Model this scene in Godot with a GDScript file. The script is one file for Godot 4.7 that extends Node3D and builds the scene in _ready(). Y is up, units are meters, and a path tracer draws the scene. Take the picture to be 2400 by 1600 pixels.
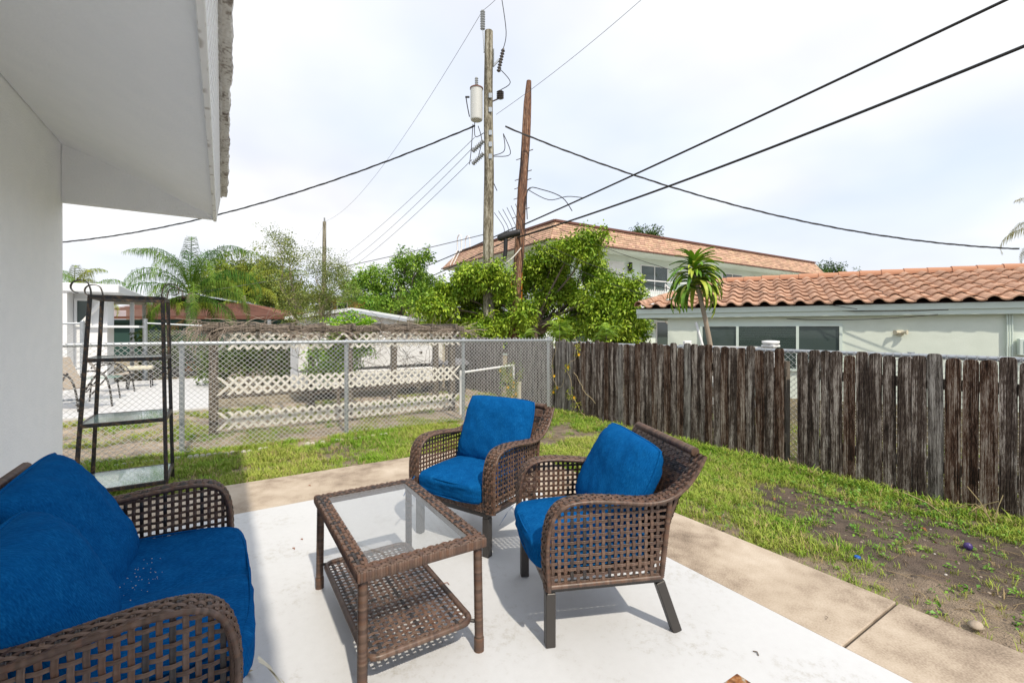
extends Node3D

# World axes: +X runs along the back edge of the patio, -Z runs away along the house wall.
# P(x, y, b) puts a point b metres away along -Z.

func _ready():
	# ---- camera, sky, sun, exposure
	var cam := Camera3D.new()
	cam.name = "camera"
	cam.projection = Camera3D.PROJECTION_FRUSTUM
	cam.near = 0.05
	cam.far = 400.0
	cam.size = 0.05 * 1600.0 / 1067.0
	cam.frustum_offset = Vector2(0.0, -0.05 * 28.0 / 1067.0)
	cam.position = Vector3(0, 1.33, 0)
	cam.rotation_degrees = Vector3(0, -32.5, 0)
	add_child(cam)
	cam.current = true
	var env := Environment.new()
	env.background_mode = Environment.BG_SKY
	env.sky = Sky.new()
	env.sky.sky_material = make_sky()
	env.tonemap_mode = Environment.TONE_MAPPER_LINEAR
	env.tonemap_exposure = 1.66
	env.sdfgi_enabled = true
	env.ssao_enabled = true
	env.ssil_enabled = true
	var we := WorldEnvironment.new()
	we.name = "world_environment"
	we.environment = env
	add_child(we)
	var sun := DirectionalLight3D.new()
	sun.name = "sun"
	sun.light_energy = 0.76
	sun.light_color = Color(1.0, 0.955, 0.88)
	sun.light_angular_distance = 1.2
	sun.shadow_enabled = true
	add_child(sun)
	sun.look_at_from_position(Vector3.ZERO, Vector3(0.05, -0.77, -0.64))
	make_materials()
	# ---- the large structure
	build_ground()
	build_patio()
	build_own_house()
	build_apartment()
	build_green_house()
	build_far_houses()
	build_white_house()
	# ---- fences and plants
	build_wood_fence()
	build_chain_link()
	build_pergola()
	build_trees()
	build_palms()
	build_grass()
	# ---- poles and wires
	build_poles()
	build_wires()
	# ---- furniture
	build_chairs()
	build_sofa()
	build_table()
	build_etagere()
	build_neighbour_furniture()
	# ---- small things
	build_details()

func make_sky():
	var w := 1024
	var h := 512
	var n1 := FastNoiseLite.new()
	n1.seed = 11; n1.frequency = 0.9; n1.fractal_octaves = 5; n1.noise_type = FastNoiseLite.TYPE_PERLIN
	var n2 := FastNoiseLite.new()
	n2.seed = 5; n2.frequency = 0.35; n2.fractal_octaves = 3; n2.noise_type = FastNoiseLite.TYPE_PERLIN
	var data := PackedFloat32Array()
	data.resize(w * h * 3)
	var k := 0
	for j in h:
		var el := PI * (0.5 - (j + 0.5) / h)
		var sy := sin(el)
		var cy := cos(el)
		for i in w:
			var az := TAU * (i + 0.5) / w - PI
			var x := sin(az) * cy
			var z := -cos(az) * cy
			var r := 0.64
			var g := 0.66
			var b := 0.69
			if sy > -0.02:
				var q := 1.0 / (maxf(sy, 0.0) + 0.22)
				var cloud := n1.get_noise_3d(x * q * 0.9, z * q * 0.9, 3.0) * 0.9 + n2.get_noise_3d(x * q, z * q, 9.0) * 1.0
				# thin high overcast with openings of pale blue
				var cover := clampf(0.74 + cloud * 1.25, 0.0, 1.0)
				# a wider opening of blue high over the bungalow
				var ox := x * q - 1.42
				var oz := z * q + 0.62
				cover -= 0.85 * exp(-(ox * ox + oz * oz) / 0.5) * clampf(0.75 + cloud, 0.0, 1.0)
				cover = clampf(cover, 0.0, 1.0)
				cover = maxf(cover, 1.0 - sy * 2.8)
				var body := clampf(0.56 + 1.35 * n1.get_noise_3d(x * q * 1.7, z * q * 1.7, 40.0), 0.0, 1.0)
				var cr := lerpf(0.555, 0.68, body)
				var cg := lerpf(0.56, 0.69, body)
				var cb := lerpf(0.595, 0.695, body)
				r = lerpf(0.41, cr, cover)
				g = lerpf(0.495, cg, cover)
				b = lerpf(0.64, cb, cover)
			data[k] = r
			data[k + 1] = g
			data[k + 2] = b
			k += 3
	var im := Image.create_from_data(w, h, false, Image.FORMAT_RGBF, data.to_byte_array())
	var m := PanoramaSkyMaterial.new()
	m.panorama = ImageTexture.create_from_image(im)
	return m

# ---------------------------------------------------------------- helpers

func P(x, y, b) -> Vector3:
	return Vector3(x, y, -b)

class MB:
	var v := PackedVector3Array()
	var n := PackedVector3Array()
	var uv := PackedVector2Array()
	var c := PackedColorArray()
	var ix := PackedInt32Array()
	var col := Color(1, 1, 1)

	func vert(p: Vector3, nn: Vector3, t := Vector2.ZERO) -> int:
		v.append(p); n.append(nn); uv.append(t); c.append(col)
		return v.size() - 1

	# corners run anticlockwise seen from outside
	func quad(a: Vector3, b: Vector3, cc: Vector3, d: Vector3, u0 := Vector2.ZERO, u1 := Vector2.ONE):
		var nn := (b - a).cross(d - a)
		if nn.length_squared() < 1e-14: nn = (cc - b).cross(d - b)
		nn = nn.normalized()
		var i := v.size()
		vert(a, nn, Vector2(u0.x, u0.y)); vert(b, nn, Vector2(u1.x, u0.y)); vert(cc, nn, Vector2(u1.x, u1.y)); vert(d, nn, Vector2(u0.x, u1.y))
		ix.append_array(PackedInt32Array([i, i + 2, i + 1, i, i + 3, i + 2]))

	func tri(a: Vector3, b: Vector3, cc: Vector3):
		var nn := (b - a).cross(cc - a).normalized()
		var i := v.size()
		vert(a, nn); vert(b, nn, Vector2(1, 0)); vert(cc, nn, Vector2(0.5, 1))
		ix.append_array(PackedInt32Array([i, i + 2, i + 1]))

	func box(ctr: Vector3, size: Vector3, bas := Basis()):
		var h := size * 0.5
		var ax := [bas.x * h.x, bas.y * h.y, bas.z * h.z]
		for k in 3:
			var a: Vector3 = ax[k]
			var b: Vector3 = ax[(k + 1) % 3]
			var d: Vector3 = ax[(k + 2) % 3]
			quad(ctr + a - b - d, ctr + a + b - d, ctr + a + b + d, ctr + a - b + d)
			quad(ctr - a - b - d, ctr - a - b + d, ctr - a + b + d, ctr - a + b - d)

	# a box with chamfered edges
	func cbox(ctr: Vector3, size: Vector3, ch: float, bas := Basis()):
		var h := size * 0.5
		ch = minf(ch, minf(h.x, minf(h.y, h.z)) * 0.9)
		for k in 3:
			for s in [-1.0, 1.0]:
				var a := Vector3.ZERO
				var b := Vector3.ZERO
				var d := Vector3.ZERO
				a[k] = h[k] * s
				b[(k + 1) % 3] = (h[(k + 1) % 3] - ch) * s
				d[(k + 2) % 3] = h[(k + 2) % 3] - ch
				quad(ctr + bas * (a - b - d), ctr + bas * (a + b - d), ctr + bas * (a + b + d), ctr + bas * (a - b + d))
		for k in 3:
			var k1 := (k + 1) % 3
			var k2 := (k + 2) % 3
			for s1 in [-1.0, 1.0]:
				for s2 in [-1.0, 1.0]:
					var lo := Vector3.ZERO
					lo[k] = -(h[k] - ch)
					var hi := Vector3.ZERO
					hi[k] = h[k] - ch
					var p := Vector3.ZERO
					p[k1] = h[k1] * s1; p[k2] = (h[k2] - ch) * s2
					var q := Vector3.ZERO
					q[k1] = (h[k1] - ch) * s1; q[k2] = h[k2] * s2
					if s1 * s2 > 0: quad(ctr + bas * (p + lo), ctr + bas * (q + lo), ctr + bas * (q + hi), ctr + bas * (p + hi))
					else: quad(ctr + bas * (q + lo), ctr + bas * (p + lo), ctr + bas * (p + hi), ctr + bas * (q + hi))
		for sx in [-1.0, 1.0]:
			for sy in [-1.0, 1.0]:
				for sz in [-1.0, 1.0]:
					var s := Vector3(sx, sy, sz)
					var a := ctr + bas * (s * Vector3(h.x, h.y - ch, h.z - ch))
					var b := ctr + bas * (s * Vector3(h.x - ch, h.y, h.z - ch))
					var d := ctr + bas * (s * Vector3(h.x - ch, h.y - ch, h.z))
					if sx * sy * sz > 0: tri(a, b, d)
					else: tri(a, d, b)

	# a bar of rectangular section from a to b
	func bar(a: Vector3, b: Vector3, w: float, t: float, up := Vector3.UP, ch := 0.0):
		var y := b - a
		var l := y.length()
		y /= l
		var x := y.cross(up)
		if x.length() < 0.01: x = y.cross(Vector3.RIGHT)
		x = x.normalized()
		var bas := Basis(x, y, x.cross(y))
		if ch > 0.0: cbox((a + b) * 0.5, Vector3(w, l, t), ch, bas)
		else: box((a + b) * 0.5, Vector3(w, l, t), bas)

	# round tube along a path; r is a number or one radius for each point
	func tube(path, r, sides := 8, cap := true, closed := false):
		var m: int = path.size()
		if m < 2: return
		var t0: Vector3 = (path[1] - path[0]).normalized()
		var nx := t0.cross(Vector3.UP)
		if nx.length() < 0.05: nx = t0.cross(Vector3.RIGHT)
		nx = nx.normalized()
		var base := v.size()
		var arr: bool = typeof(r) != TYPE_FLOAT and typeof(r) != TYPE_INT
		var along := 0.0
		for i in m:
			var a: Vector3 = path[maxi(i - 1, 0)]
			var b: Vector3 = path[mini(i + 1, m - 1)]
			if closed:
				a = path[(i - 1 + m) % m]; b = path[(i + 1) % m]
			var t := (b - a).normalized()
			nx = (nx - t * nx.dot(t)).normalized()
			var ny := t.cross(nx)
			var rr: float = r[i] if arr else r
			var slope := 0.0
			if arr:
				var rl: float = r[mini(i + 1, m - 1)] - r[maxi(i - 1, 0)]
				slope = -rl / maxf((b - a).length(), 1e-5)
			if i > 0: along += (path[i] - path[i - 1]).length()
			for k in sides:
				var an := TAU * k / sides
				var d := nx * cos(an) + ny * sin(an)
				vert(path[i] + d * rr, (d + t * slope).normalized(), Vector2(float(k) / sides, along))
		var rings := m if closed else m - 1
		for i in rings:
			var i2 := (i + 1) % m
			for k in sides:
				var a := base + i * sides + k
				var b := base + i * sides + (k + 1) % sides
				var d := base + i2 * sides + k
				var e := base + i2 * sides + (k + 1) % sides
				ix.append_array(PackedInt32Array([a, d, b, b, d, e]))
		if cap and not closed:
			for e in 2:
				var i: int = 0 if e == 0 else m - 1
				var dir: Vector3 = (path[0] - path[1]).normalized() if e == 0 else (path[m - 1] - path[m - 2]).normalized()
				var ctr := vert(path[i], dir)
				var f := v.size()
				for k in sides: vert(v[base + i * sides + k], dir)
				for k in sides:
					if e == 0: ix.append_array(PackedInt32Array([ctr, f + k, f + (k + 1) % sides]))
					else: ix.append_array(PackedInt32Array([ctr, f + (k + 1) % sides, f + k]))

	# smooth sheet through rows of points
	func sheet(rows: Array, us := 1.0, vs := 1.0, flip := false):
		var nr := rows.size()
		var nc: int = rows[0].size()
		var base := v.size()
		for j in nr:
			for i in nc:
				var dx: Vector3 = rows[j][mini(i + 1, nc - 1)] - rows[j][maxi(i - 1, 0)]
				var dy: Vector3 = rows[mini(j + 1, nr - 1)][i] - rows[maxi(j - 1, 0)][i]
				var nn := dx.cross(dy)
				nn = nn.normalized() if nn.length_squared() > 1e-16 else Vector3.UP
				if flip: nn = -nn
				vert(rows[j][i], nn, Vector2(us * i / (nc - 1), vs * j / (nr - 1)))
		for j in nr - 1:
			for i in nc - 1:
				var a := base + j * nc + i
				if flip: ix.append_array(PackedInt32Array([a, a + 1, a + nc, a + 1, a + nc + 1, a + nc]))
				else: ix.append_array(PackedInt32Array([a, a + nc, a + 1, a + 1, a + nc, a + nc + 1]))

	# prism of a flat outline (anticlockwise in x, y) pushed back by depth along -z
	func prism(pts: PackedVector2Array, depth: float, xf := Transform3D(), us := 1.0, vs := 1.0, uo := Vector2.ZERO):
		var tr := Geometry2D.triangulate_polygon(pts)
		for side in 2:
			var z := 0.0 if side == 0 else -depth
			var nn := (xf.basis * Vector3(0, 0, 1 if side == 0 else -1)).normalized()
			var b := v.size()
			for p in pts: vert(xf * Vector3(p.x, p.y, z), nn, Vector2(p.x * us, p.y * vs) + uo)
			for k in range(0, tr.size(), 3):
				var a0: Vector2 = pts[tr[k]]
				var a1: Vector2 = pts[tr[k + 1]]
				var a2: Vector2 = pts[tr[k + 2]]
				var ccw := (a1 - a0).cross(a2 - a0) > 0
				if ccw == (side == 0): ix.append_array(PackedInt32Array([b + tr[k], b + tr[k + 2], b + tr[k + 1]]))
				else: ix.append_array(PackedInt32Array([b + tr[k], b + tr[k + 1], b + tr[k + 2]]))
		for k in pts.size():
			var p := pts[k]
			var q := pts[(k + 1) % pts.size()]
			var u := Vector2(p.x * us, p.y * vs) + uo
			quad(xf * Vector3(p.x, p.y, -depth), xf * Vector3(q.x, q.y, -depth), xf * Vector3(q.x, q.y, 0), xf * Vector3(p.x, p.y, 0), u, u + Vector2(0.02, (q.y - p.y) * vs))

	func mesh() -> ArrayMesh:
		# front faces run clockwise: turn any face that disagrees with its normals
		for k in range(0, ix.size(), 3):
			var a := v[ix[k]]
			if (v[ix[k + 1]] - a).cross(v[ix[k + 2]] - a).dot(n[ix[k]] + n[ix[k + 1]] + n[ix[k + 2]]) > 0.0:
				var t := ix[k + 1]
				ix[k + 1] = ix[k + 2]
				ix[k + 2] = t
		var a := []
		a.resize(Mesh.ARRAY_MAX)
		a[Mesh.ARRAY_VERTEX] = v
		a[Mesh.ARRAY_NORMAL] = n
		a[Mesh.ARRAY_TEX_UV] = uv
		a[Mesh.ARRAY_COLOR] = c
		a[Mesh.ARRAY_INDEX] = ix
		var m := ArrayMesh.new()
		m.add_surface_from_arrays(Mesh.PRIMITIVE_TRIANGLES, a)
		return m

var taken := {}

func numbered(called: String) -> String:
	if not taken.has(called):
		taken[called] = 0
		return called
	taken[called] += 1
	return "%s_%03d" % [called, taken[called]]

func tag(o, label, category, group := "", kind := ""):
	o.set_meta("label", label)
	o.set_meta("category", category)
	if group != "": o.set_meta("group", group)
	if kind != "": o.set_meta("kind", kind)
	return o

# a thing: a node at its base whose children are its parts
func thing(called, label, category, at := Vector3.ZERO, turn := 0.0, group := "") -> Node3D:
	var o := Node3D.new()
	o.name = numbered(called)
	add_child(o)
	o.position = at
	o.rotation.y = turn
	tag(o, label, category, group)
	return o

func shape(called, mesh, mat, parent = null, xf := Transform3D()) -> MeshInstance3D:
	var o := MeshInstance3D.new()
	o.mesh = mesh.mesh() if mesh is MB else mesh
	o.material_override = mat
	o.transform = xf
	if parent == null:
		o.name = numbered(called)
		add_child(o)
	else:
		o.name = called
		parent.add_child(o, true)
	return o

func stuff(o):
	o.set_meta("kind", "stuff")
	return o

func structure(called, mesh, mat) -> MeshInstance3D:
	var o := shape(called, mesh, mat)
	o.set_meta("kind", "structure")
	return o

func copy_of(o, at, turn, label, called := "") -> Node3D:
	var r: Node3D = o.duplicate()
	r.name = numbered(called if called != "" else String(o.name).rstrip("0123456789").rstrip("_"))
	add_child(r)
	r.position = at
	r.rotation.y = turn
	r.set_meta("label", label)
	return r

func rng_of(s) -> RandomNumberGenerator:
	var r := RandomNumberGenerator.new()
	r.seed = s
	return r

func noise_of(s, f, oct := 3) -> FastNoiseLite:
	var n := FastNoiseLite.new()
	n.seed = s; n.frequency = f; n.fractal_octaves = oct
	n.noise_type = FastNoiseLite.TYPE_PERLIN
	return n

# smooth curve through points
func spline(pts: Array, per := 6) -> PackedVector3Array:
	var out := PackedVector3Array()
	var m := pts.size()
	for i in m - 1:
		var a: Vector3 = pts[maxi(i - 1, 0)]
		var b: Vector3 = pts[i]
		var c: Vector3 = pts[i + 1]
		var d: Vector3 = pts[mini(i + 2, m - 1)]
		for k in per: out.append(b.cubic_interpolate(c, a, d, float(k) / per))
	out.append(pts[m - 1])
	return out

func line(a: Vector3, b: Vector3, m := 2) -> PackedVector3Array:
	var out := PackedVector3Array()
	for i in m: out.append(a.lerp(b, float(i) / (m - 1)))
	return out

# ---------------------------------------------------------------- materials

var M := {}

func lin(r, g, b) -> Color:
	return Color(r, g, b).linear_to_srgb()

func noise_bytes(w, h, L) -> PackedByteArray:
	# L: [seed, frequency, octaves, grid width, grid height]
	var n := FastNoiseLite.new()
	n.seed = L[0]; n.frequency = L[1]; n.fractal_octaves = L[2]
	n.noise_type = FastNoiseLite.TYPE_SIMPLEX_SMOOTH
	var im := n.get_seamless_image(L[3], L[4], false, false, 0.15)
	im.convert(Image.FORMAT_L8)
	if L[3] != w or L[4] != h: im.resize(w, h, Image.INTERPOLATE_CUBIC)
	return im.get_data()

# sum of noise layers [seed, freq, octaves, gw, gh, weight] sent through a colour ramp [[pos, Color(linear)] ...]
# returns [colour texture, height texture]
func tex(w, h, layers, ramp, contrast := 1.0):
	var g := Gradient.new()
	g.offsets = PackedFloat32Array()
	g.colors = PackedColorArray()
	var offs := PackedFloat32Array()
	var cols := PackedColorArray()
	for r in ramp:
		offs.append(r[0]); cols.append(r[1].linear_to_srgb())
	g.offsets = offs
	g.colors = cols
	var lut := PackedByteArray()
	for i in 256:
		var c := g.sample(i / 255.0)
		lut.append(int(clampf(c.r, 0, 1) * 255)); lut.append(int(clampf(c.g, 0, 1) * 255)); lut.append(int(clampf(c.b, 0, 1) * 255))
	var sum := PackedFloat32Array()
	sum.resize(w * h)
	for L in layers:
		var by := noise_bytes(w, h, L)
		var wt: float = L[5]
		for i in w * h: sum[i] += (by[i] - 128) * wt
	var out := PackedByteArray()
	out.resize(w * h * 3)
	var gray := PackedByteArray()
	gray.resize(w * h)
	var k := 0
	for i in w * h:
		var x := clampi(int(128.0 + sum[i] * contrast), 0, 255)
		gray[i] = x
		var q := x * 3
		out[k] = lut[q]; out[k + 1] = lut[q + 1]; out[k + 2] = lut[q + 2]
		k += 3
	var im := Image.create_from_data(w, h, false, Image.FORMAT_RGB8, out)
	var hg := Image.create_from_data(w, h, false, Image.FORMAT_L8, gray)
	return [ImageTexture.create_from_image(im), ImageTexture.create_from_image(hg)]

func mat(key, col: Color, rough := 0.8, o := {}) -> StandardMaterial3D:
	var m := StandardMaterial3D.new()
	m.resource_name = key
	m.albedo_color = col
	m.roughness = rough
	m.metallic = o.get("metal", 0.0)
	m.metallic_specular = o.get("spec", 0.5)
	if o.has("tex"): m.albedo_texture = o.tex
	if o.has("bump"):
		m.heightmap_enabled = true
		m.heightmap_texture = o.bump
		m.heightmap_scale = o.get("relief", 0.1)
	if o.has("tri"):
		m.uv1_triplanar = true
		m.uv1_world_triplanar = o.get("world", true)
		var t = o.tri
		m.uv1_scale = t if t is Vector3 else Vector3(t, t, t)
	elif o.has("uvs"): m.uv1_scale = o.uvs
	if o.get("vc", false): m.vertex_color_use_as_albedo = true
	if o.has("back"):
		m.backlight_enabled = true
		m.backlight = o.back
	if o.has("alpha"):
		m.transparency = BaseMaterial3D.TRANSPARENCY_ALPHA
		m.albedo_color.a = o.alpha
	m.cull_mode = BaseMaterial3D.CULL_DISABLED
	if o.has("coat"):
		m.clearcoat_enabled = true
		m.clearcoat = o.coat
		m.clearcoat_roughness = 0.25
	if o.has("rim"):
		m.rim_enabled = true
		m.rim = o.rim
		m.rim_tint = 0.6
	M[key] = m
	return m

func L3(r, g, b) -> Color:
	return Color(r, g, b)

func make_materials():
	var t
	# white painted stucco
	t = tex(512, 512, [[1, 0.01, 4, 512, 512, 0.7], [2, 0.12, 3, 512, 512, 0.5]], [[0.0, L3(0.85, 0.86, 0.86)], [1.0, L3(0.91, 0.91, 0.90)]])
	mat("stucco_white", Color.WHITE, 0.75, {"tex": t[0], "bump": t[1], "relief": 0.35, "tri": 1.1})
	mat("trim_white", lin(0.82, 0.82, 0.81), 0.5)
	mat("plain_white", lin(0.78, 0.78, 0.78), 0.6)
	t = tex(512, 512, [[7, 0.006, 3, 512, 512, 0.8], [8, 0.06, 4, 512, 512, 0.8]], [[0.0, L3(0.20, 0.165, 0.135)], [0.28, L3(0.38, 0.34, 0.30)], [0.45, L3(0.62, 0.59, 0.54)], [1.0, L3(0.76, 0.74, 0.70)]], 1.15)
	mat("fascia_dirty", Color.WHITE, 0.8, {"tex": t[0], "bump": t[1], "relief": 0.15, "tri": Vector3(1.6, 1.6, 1.1)})
	t = tex(256, 256, [[9, 0.02, 3, 256, 256, 1.0]], [[0.0, L3(0.30, 0.27, 0.24)], [0.2, L3(0.52, 0.49, 0.46)], [0.32, L3(0.80, 0.79, 0.77)], [1.0, L3(0.84, 0.84, 0.82)]])
	mat("drip_paint", Color.WHITE, 0.6, {"tex": t[0], "tri": Vector3(2, 2, 1.2)})
	# painted patio
	t = tex(1024, 1024, [[21, 0.004, 4, 1024, 1024, 0.45], [22, 0.045, 4, 1024, 1024, 0.45], [23, 0.2, 2, 1024, 1024, 0.25]], [[0.0, L3(0.42, 0.405, 0.38)], [0.17, L3(0.515, 0.515, 0.51)], [0.36, L3(0.585, 0.595, 0.61)], [1.0, L3(0.62, 0.632, 0.65)]], 1.2)
	mat("patio_paint", Color.WHITE, 0.42, {"tex": t[0], "bump": t[1], "relief": 0.06, "tri": 0.42})
	t = tex(1024, 1024, [[31, 0.0035, 3, 1024, 1024, 0.55], [32, 0.02, 4, 1024, 1024, 0.3], [33, 0.25, 2, 1024, 1024, 0.35]], [[0.0, L3(0.11, 0.082, 0.058)], [0.28, L3(0.29, 0.228, 0.172)], [0.5, L3(0.43, 0.352, 0.272)], [0.75, L3(0.52, 0.44, 0.352)], [1.0, L3(0.60, 0.53, 0.45)]], 1.05)
	mat("concrete", Color.WHITE, 0.85, {"tex": t[0], "bump": t[1], "relief": 0.1, "tri": 0.35})
	mat("joint_dirt", lin(0.07, 0.055, 0.04), 0.95)
	# ground
	t = tex(1024, 1024, [[41, 0.01, 5, 1024, 1024, 0.8], [42, 0.12, 3, 1024, 1024, 0.6]], [[0.0, L3(0.45, 0.45, 0.45)], [0.5, L3(0.85, 0.85, 0.85)], [1.0, L3(1.0, 1.0, 1.0)]], 1.3)
	mat("soil", Color.WHITE, 0.95, {"tex": t[0], "bump": t[1], "relief": 1.2, "tri": 0.7, "vc": true})
	mat("grass", Color.WHITE, 0.7, {"vc": true, "back": lin(0.14, 0.19, 0.025), "spec": 0.3})
	# weathered picket wood
	var wood_ramp := [[0.0, L3(0.014, 0.011, 0.010)], [0.28, L3(0.042, 0.030, 0.025)], [0.5, L3(0.085, 0.062, 0.051)], [0.72, L3(0.15, 0.118, 0.10)], [0.88, L3(0.27, 0.23, 0.205)], [1.0, L3(0.46, 0.41, 0.37)]]
	var red_ramp := [[0.0, L3(0.012, 0.009, 0.008)], [0.3, L3(0.045, 0.024, 0.016)], [0.55, L3(0.11, 0.065, 0.045)], [0.8, L3(0.22, 0.17, 0.14)], [1.0, L3(0.36, 0.31, 0.27)]]
	var gray_ramp := [[0.0, L3(0.04, 0.034, 0.03)], [0.35, L3(0.12, 0.105, 0.095)], [0.6, L3(0.22, 0.20, 0.185)], [1.0, L3(0.40, 0.375, 0.35)]]
	for k in 3:
		var layers := [[51 + k * 10, 0.10, 3, 512, 24, 0.8], [52 + k * 10, 0.022, 3, 256, 30, 0.6], [53 + k * 10, 0.16, 3, 512, 150, 0.6], [54 + k * 10, 0.22, 2, 512, 700, 0.4], [55 + k * 10, 0.012, 2, 512, 512, 0.4]]
		t = tex(512, 1024, layers, [wood_ramp, red_ramp, gray_ramp][k], 1.25)
		mat("picket%d" % k, Color.WHITE, 0.92, {"tex": t[0], "bump": t[1], "relief": 0.35, "spec": 0.25, "uvs": Vector3(2.4, 0.72, 1)})
	# pole wood
	t = tex(256, 1024, [[91, 0.03, 4, 256, 60, 0.8], [92, 0.09, 3, 256, 200, 0.7]], [[0.0, L3(0.07, 0.06, 0.04)], [0.4, L3(0.17, 0.15, 0.105)], [0.7, L3(0.30, 0.275, 0.21)], [1.0, L3(0.42, 0.40, 0.33)]], 1.3)
	mat("pole_gray", Color.WHITE, 0.9, {"tex": t[0], "bump": t[1], "relief": 0.5, "uvs": Vector3(1, 0.35, 1)})
	t = tex(256, 1024, [[95, 0.03, 4, 256, 50, 0.9], [96, 0.09, 3, 256, 160, 0.6]], [[0.0, L3(0.02, 0.018, 0.02)], [0.35, L3(0.10, 0.05, 0.032)], [0.65, L3(0.24, 0.12, 0.07)], [1.0, L3(0.40, 0.28, 0.20)]], 1.4)
	mat("pole_brown", Color.WHITE, 0.9, {"tex": t[0], "bump": t[1], "relief": 0.6, "uvs": Vector3(1, 0.3, 1)})
	t = tex(256, 512, [[98, 0.04, 3, 256, 60, 0.9], [99, 0.12, 3, 256, 256, 0.5]], [[0.0, L3(0.04, 0.033, 0.026)], [0.5, L3(0.14, 0.115, 0.09)], [1.0, L3(0.30, 0.26, 0.22)]], 1.2)
	mat("timber", Color.WHITE, 0.92, {"tex": t[0], "bump": t[1], "relief": 0.3, "tri": Vector3(6, 1.5, 6), "world": false})
	# metals
	t = tex(256, 256, [[101, 0.02, 4, 256, 256, 0.8], [102, 0.15, 2, 256, 256, 0.4]], [[0.0, L3(0.30, 0.33, 0.36)], [1.0, L3(0.48, 0.51, 0.54)]])
	mat("galvanised", Color.WHITE, 0.42, {"tex": t[0], "metal": 0.55, "tri": 3.0})
	mat("wire_mesh", lin(0.62, 0.63, 0.64), 0.5, {"metal": 0.2})
	mat("dark_metal", lin(0.055, 0.05, 0.047), 0.42, {"metal": 0.3})
	t = tex(256, 512, [[111, 0.02, 4, 256, 256, 0.7], [112, 0.11, 3, 256, 512, 0.7]], [[0.0, L3(0.012, 0.014, 0.018)], [0.60, L3(0.016, 0.018, 0.022)], [0.70, L3(0.075, 0.042, 0.020)], [0.8, L3(0.15, 0.085, 0.04)], [1.0, L3(0.20, 0.13, 0.075)]], 1.3)
	mat("rusty_black", Color.WHITE, 0.45, {"tex": t[0], "bump": t[1], "relief": 0.05, "tri": 5.0})
	t = tex(256, 256, [[115, 0.03, 4, 256, 256, 1.0]], [[0.0, L3(0.10, 0.035, 0.012)], [0.5, L3(0.34, 0.13, 0.03)], [0.75, L3(0.36, 0.30, 0.24)], [1.0, L3(0.45, 0.42, 0.38)]], 1.4)
	mat("rust_plate", Color.WHITE, 0.6, {"tex": t[0], "metal": 0.2, "tri": 4.0})
	mat("black", lin(0.012, 0.012, 0.013), 0.5)
	mat("black_rubber", lin(0.018, 0.018, 0.02), 0.6)
	mat("cable_gray", lin(0.16, 0.16, 0.17), 0.6)
	mat("porcelain_gray", lin(0.33, 0.35, 0.36), 0.35)
	mat("porcelain_brown", lin(0.06, 0.05, 0.045), 0.3)
	mat("transformer_gray", lin(0.55, 0.56, 0.54), 0.5)
	mat("rope_white", lin(0.62, 0.60, 0.55), 0.9)
	# wicker and fabric
	t = tex(256, 256, [[121, 0.05, 3, 256, 20, 0.9], [122, 0.2, 2, 256, 256, 0.4]], [[0.0, L3(0.62, 0.62, 0.62)], [1.0, L3(1.0, 1.0, 1.0)]], 1.2)
	mat("wicker", Color.WHITE, 0.42, {"vc": true, "spec": 0.5})
	mat("wicker_core", lin(0.105, 0.064, 0.047), 0.7)
	t = tex(512, 512, [[131, 0.16, 2, 512, 90, 0.7], [132, 0.25, 2, 512, 512, 0.35], [133, 0.008, 2, 512, 512, 0.2]], [[0.0, L3(0.0015, 0.034, 0.135)], [0.5, L3(0.0030, 0.078, 0.250)], [1.0, L3(0.015, 0.165, 0.410)]], 1.05)
	mat("blue_fabric", Color.WHITE, 0.92, {"tex": t[0], "bump": t[1], "relief": 0.03, "tri": 3.2, "world": false, "spec": 0.08})
	mat("glass_top", Color(0.52, 0.53, 0.52), 0.02, {"alpha": 0.2, "spec": 0.35})
	mat("glass_edge", Color(0.55, 0.70, 0.66), 0.1, {"alpha": 0.55})
	mat("glass_shelf", Color(0.80, 0.90, 0.88), 0.04, {"alpha": 0.34})
	# buildings
	t = tex(512, 512, [[141, 0.01, 4, 512, 512, 0.6], [142, 0.15, 3, 512, 512, 0.6]], [[0.0, L3(0.63, 0.69, 0.61)], [1.0, L3(0.74, 0.80, 0.72)]])
	mat("green_stucco", Color.WHITE, 0.9, {"tex": t[0], "bump": t[1], "relief": 0.3, "tri": 0.8})
	mat("pale_green", lin(0.70, 0.78, 0.72), 0.8)
	mat("pale_green_trim", lin(0.60, 0.69, 0.64), 0.6)
	mat("shingle", Color.WHITE, 0.95, {"vc": true})
	mat("shingle_under", lin(0.50, 0.32, 0.22), 0.95)
	t = tex(256, 256, [[151, 0.03, 4, 256, 256, 0.8], [152, 0.2, 2, 256, 256, 0.5]], [[0.0, L3(0.30, 0.165, 0.105)], [0.5, L3(0.49, 0.285, 0.19)], [1.0, L3(0.62, 0.42, 0.31)]], 1.25)
	for k in 3: mat("clay%d" % k, [lin(0.95, 0.95, 0.95), lin(0.82, 0.80, 0.78), lin(1.0, 1.0, 0.98)][k], 0.85, {"tex": t[0], "tri": 1.3})
	mat("ridge_clay", lin(0.45, 0.225, 0.135), 0.85)
	mat("mortar", lin(0.26, 0.17, 0.15), 0.95)
	mat("dark_brown", lin(0.045, 0.025, 0.02), 0.8)
	mat("window_dark", lin(0.06, 0.085, 0.08), 0.08, {"spec": 0.6})
	mat("window_tint", lin(0.05, 0.08, 0.072), 0.04, {"alpha": 0.5, "spec": 0.5})
	mat("blind", lin(0.42, 0.50, 0.46), 0.7)
	mat("beige", lin(0.55, 0.50, 0.40), 0.85)
	mat("yellow_wall", lin(0.55, 0.33, 0.10), 0.9)
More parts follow.
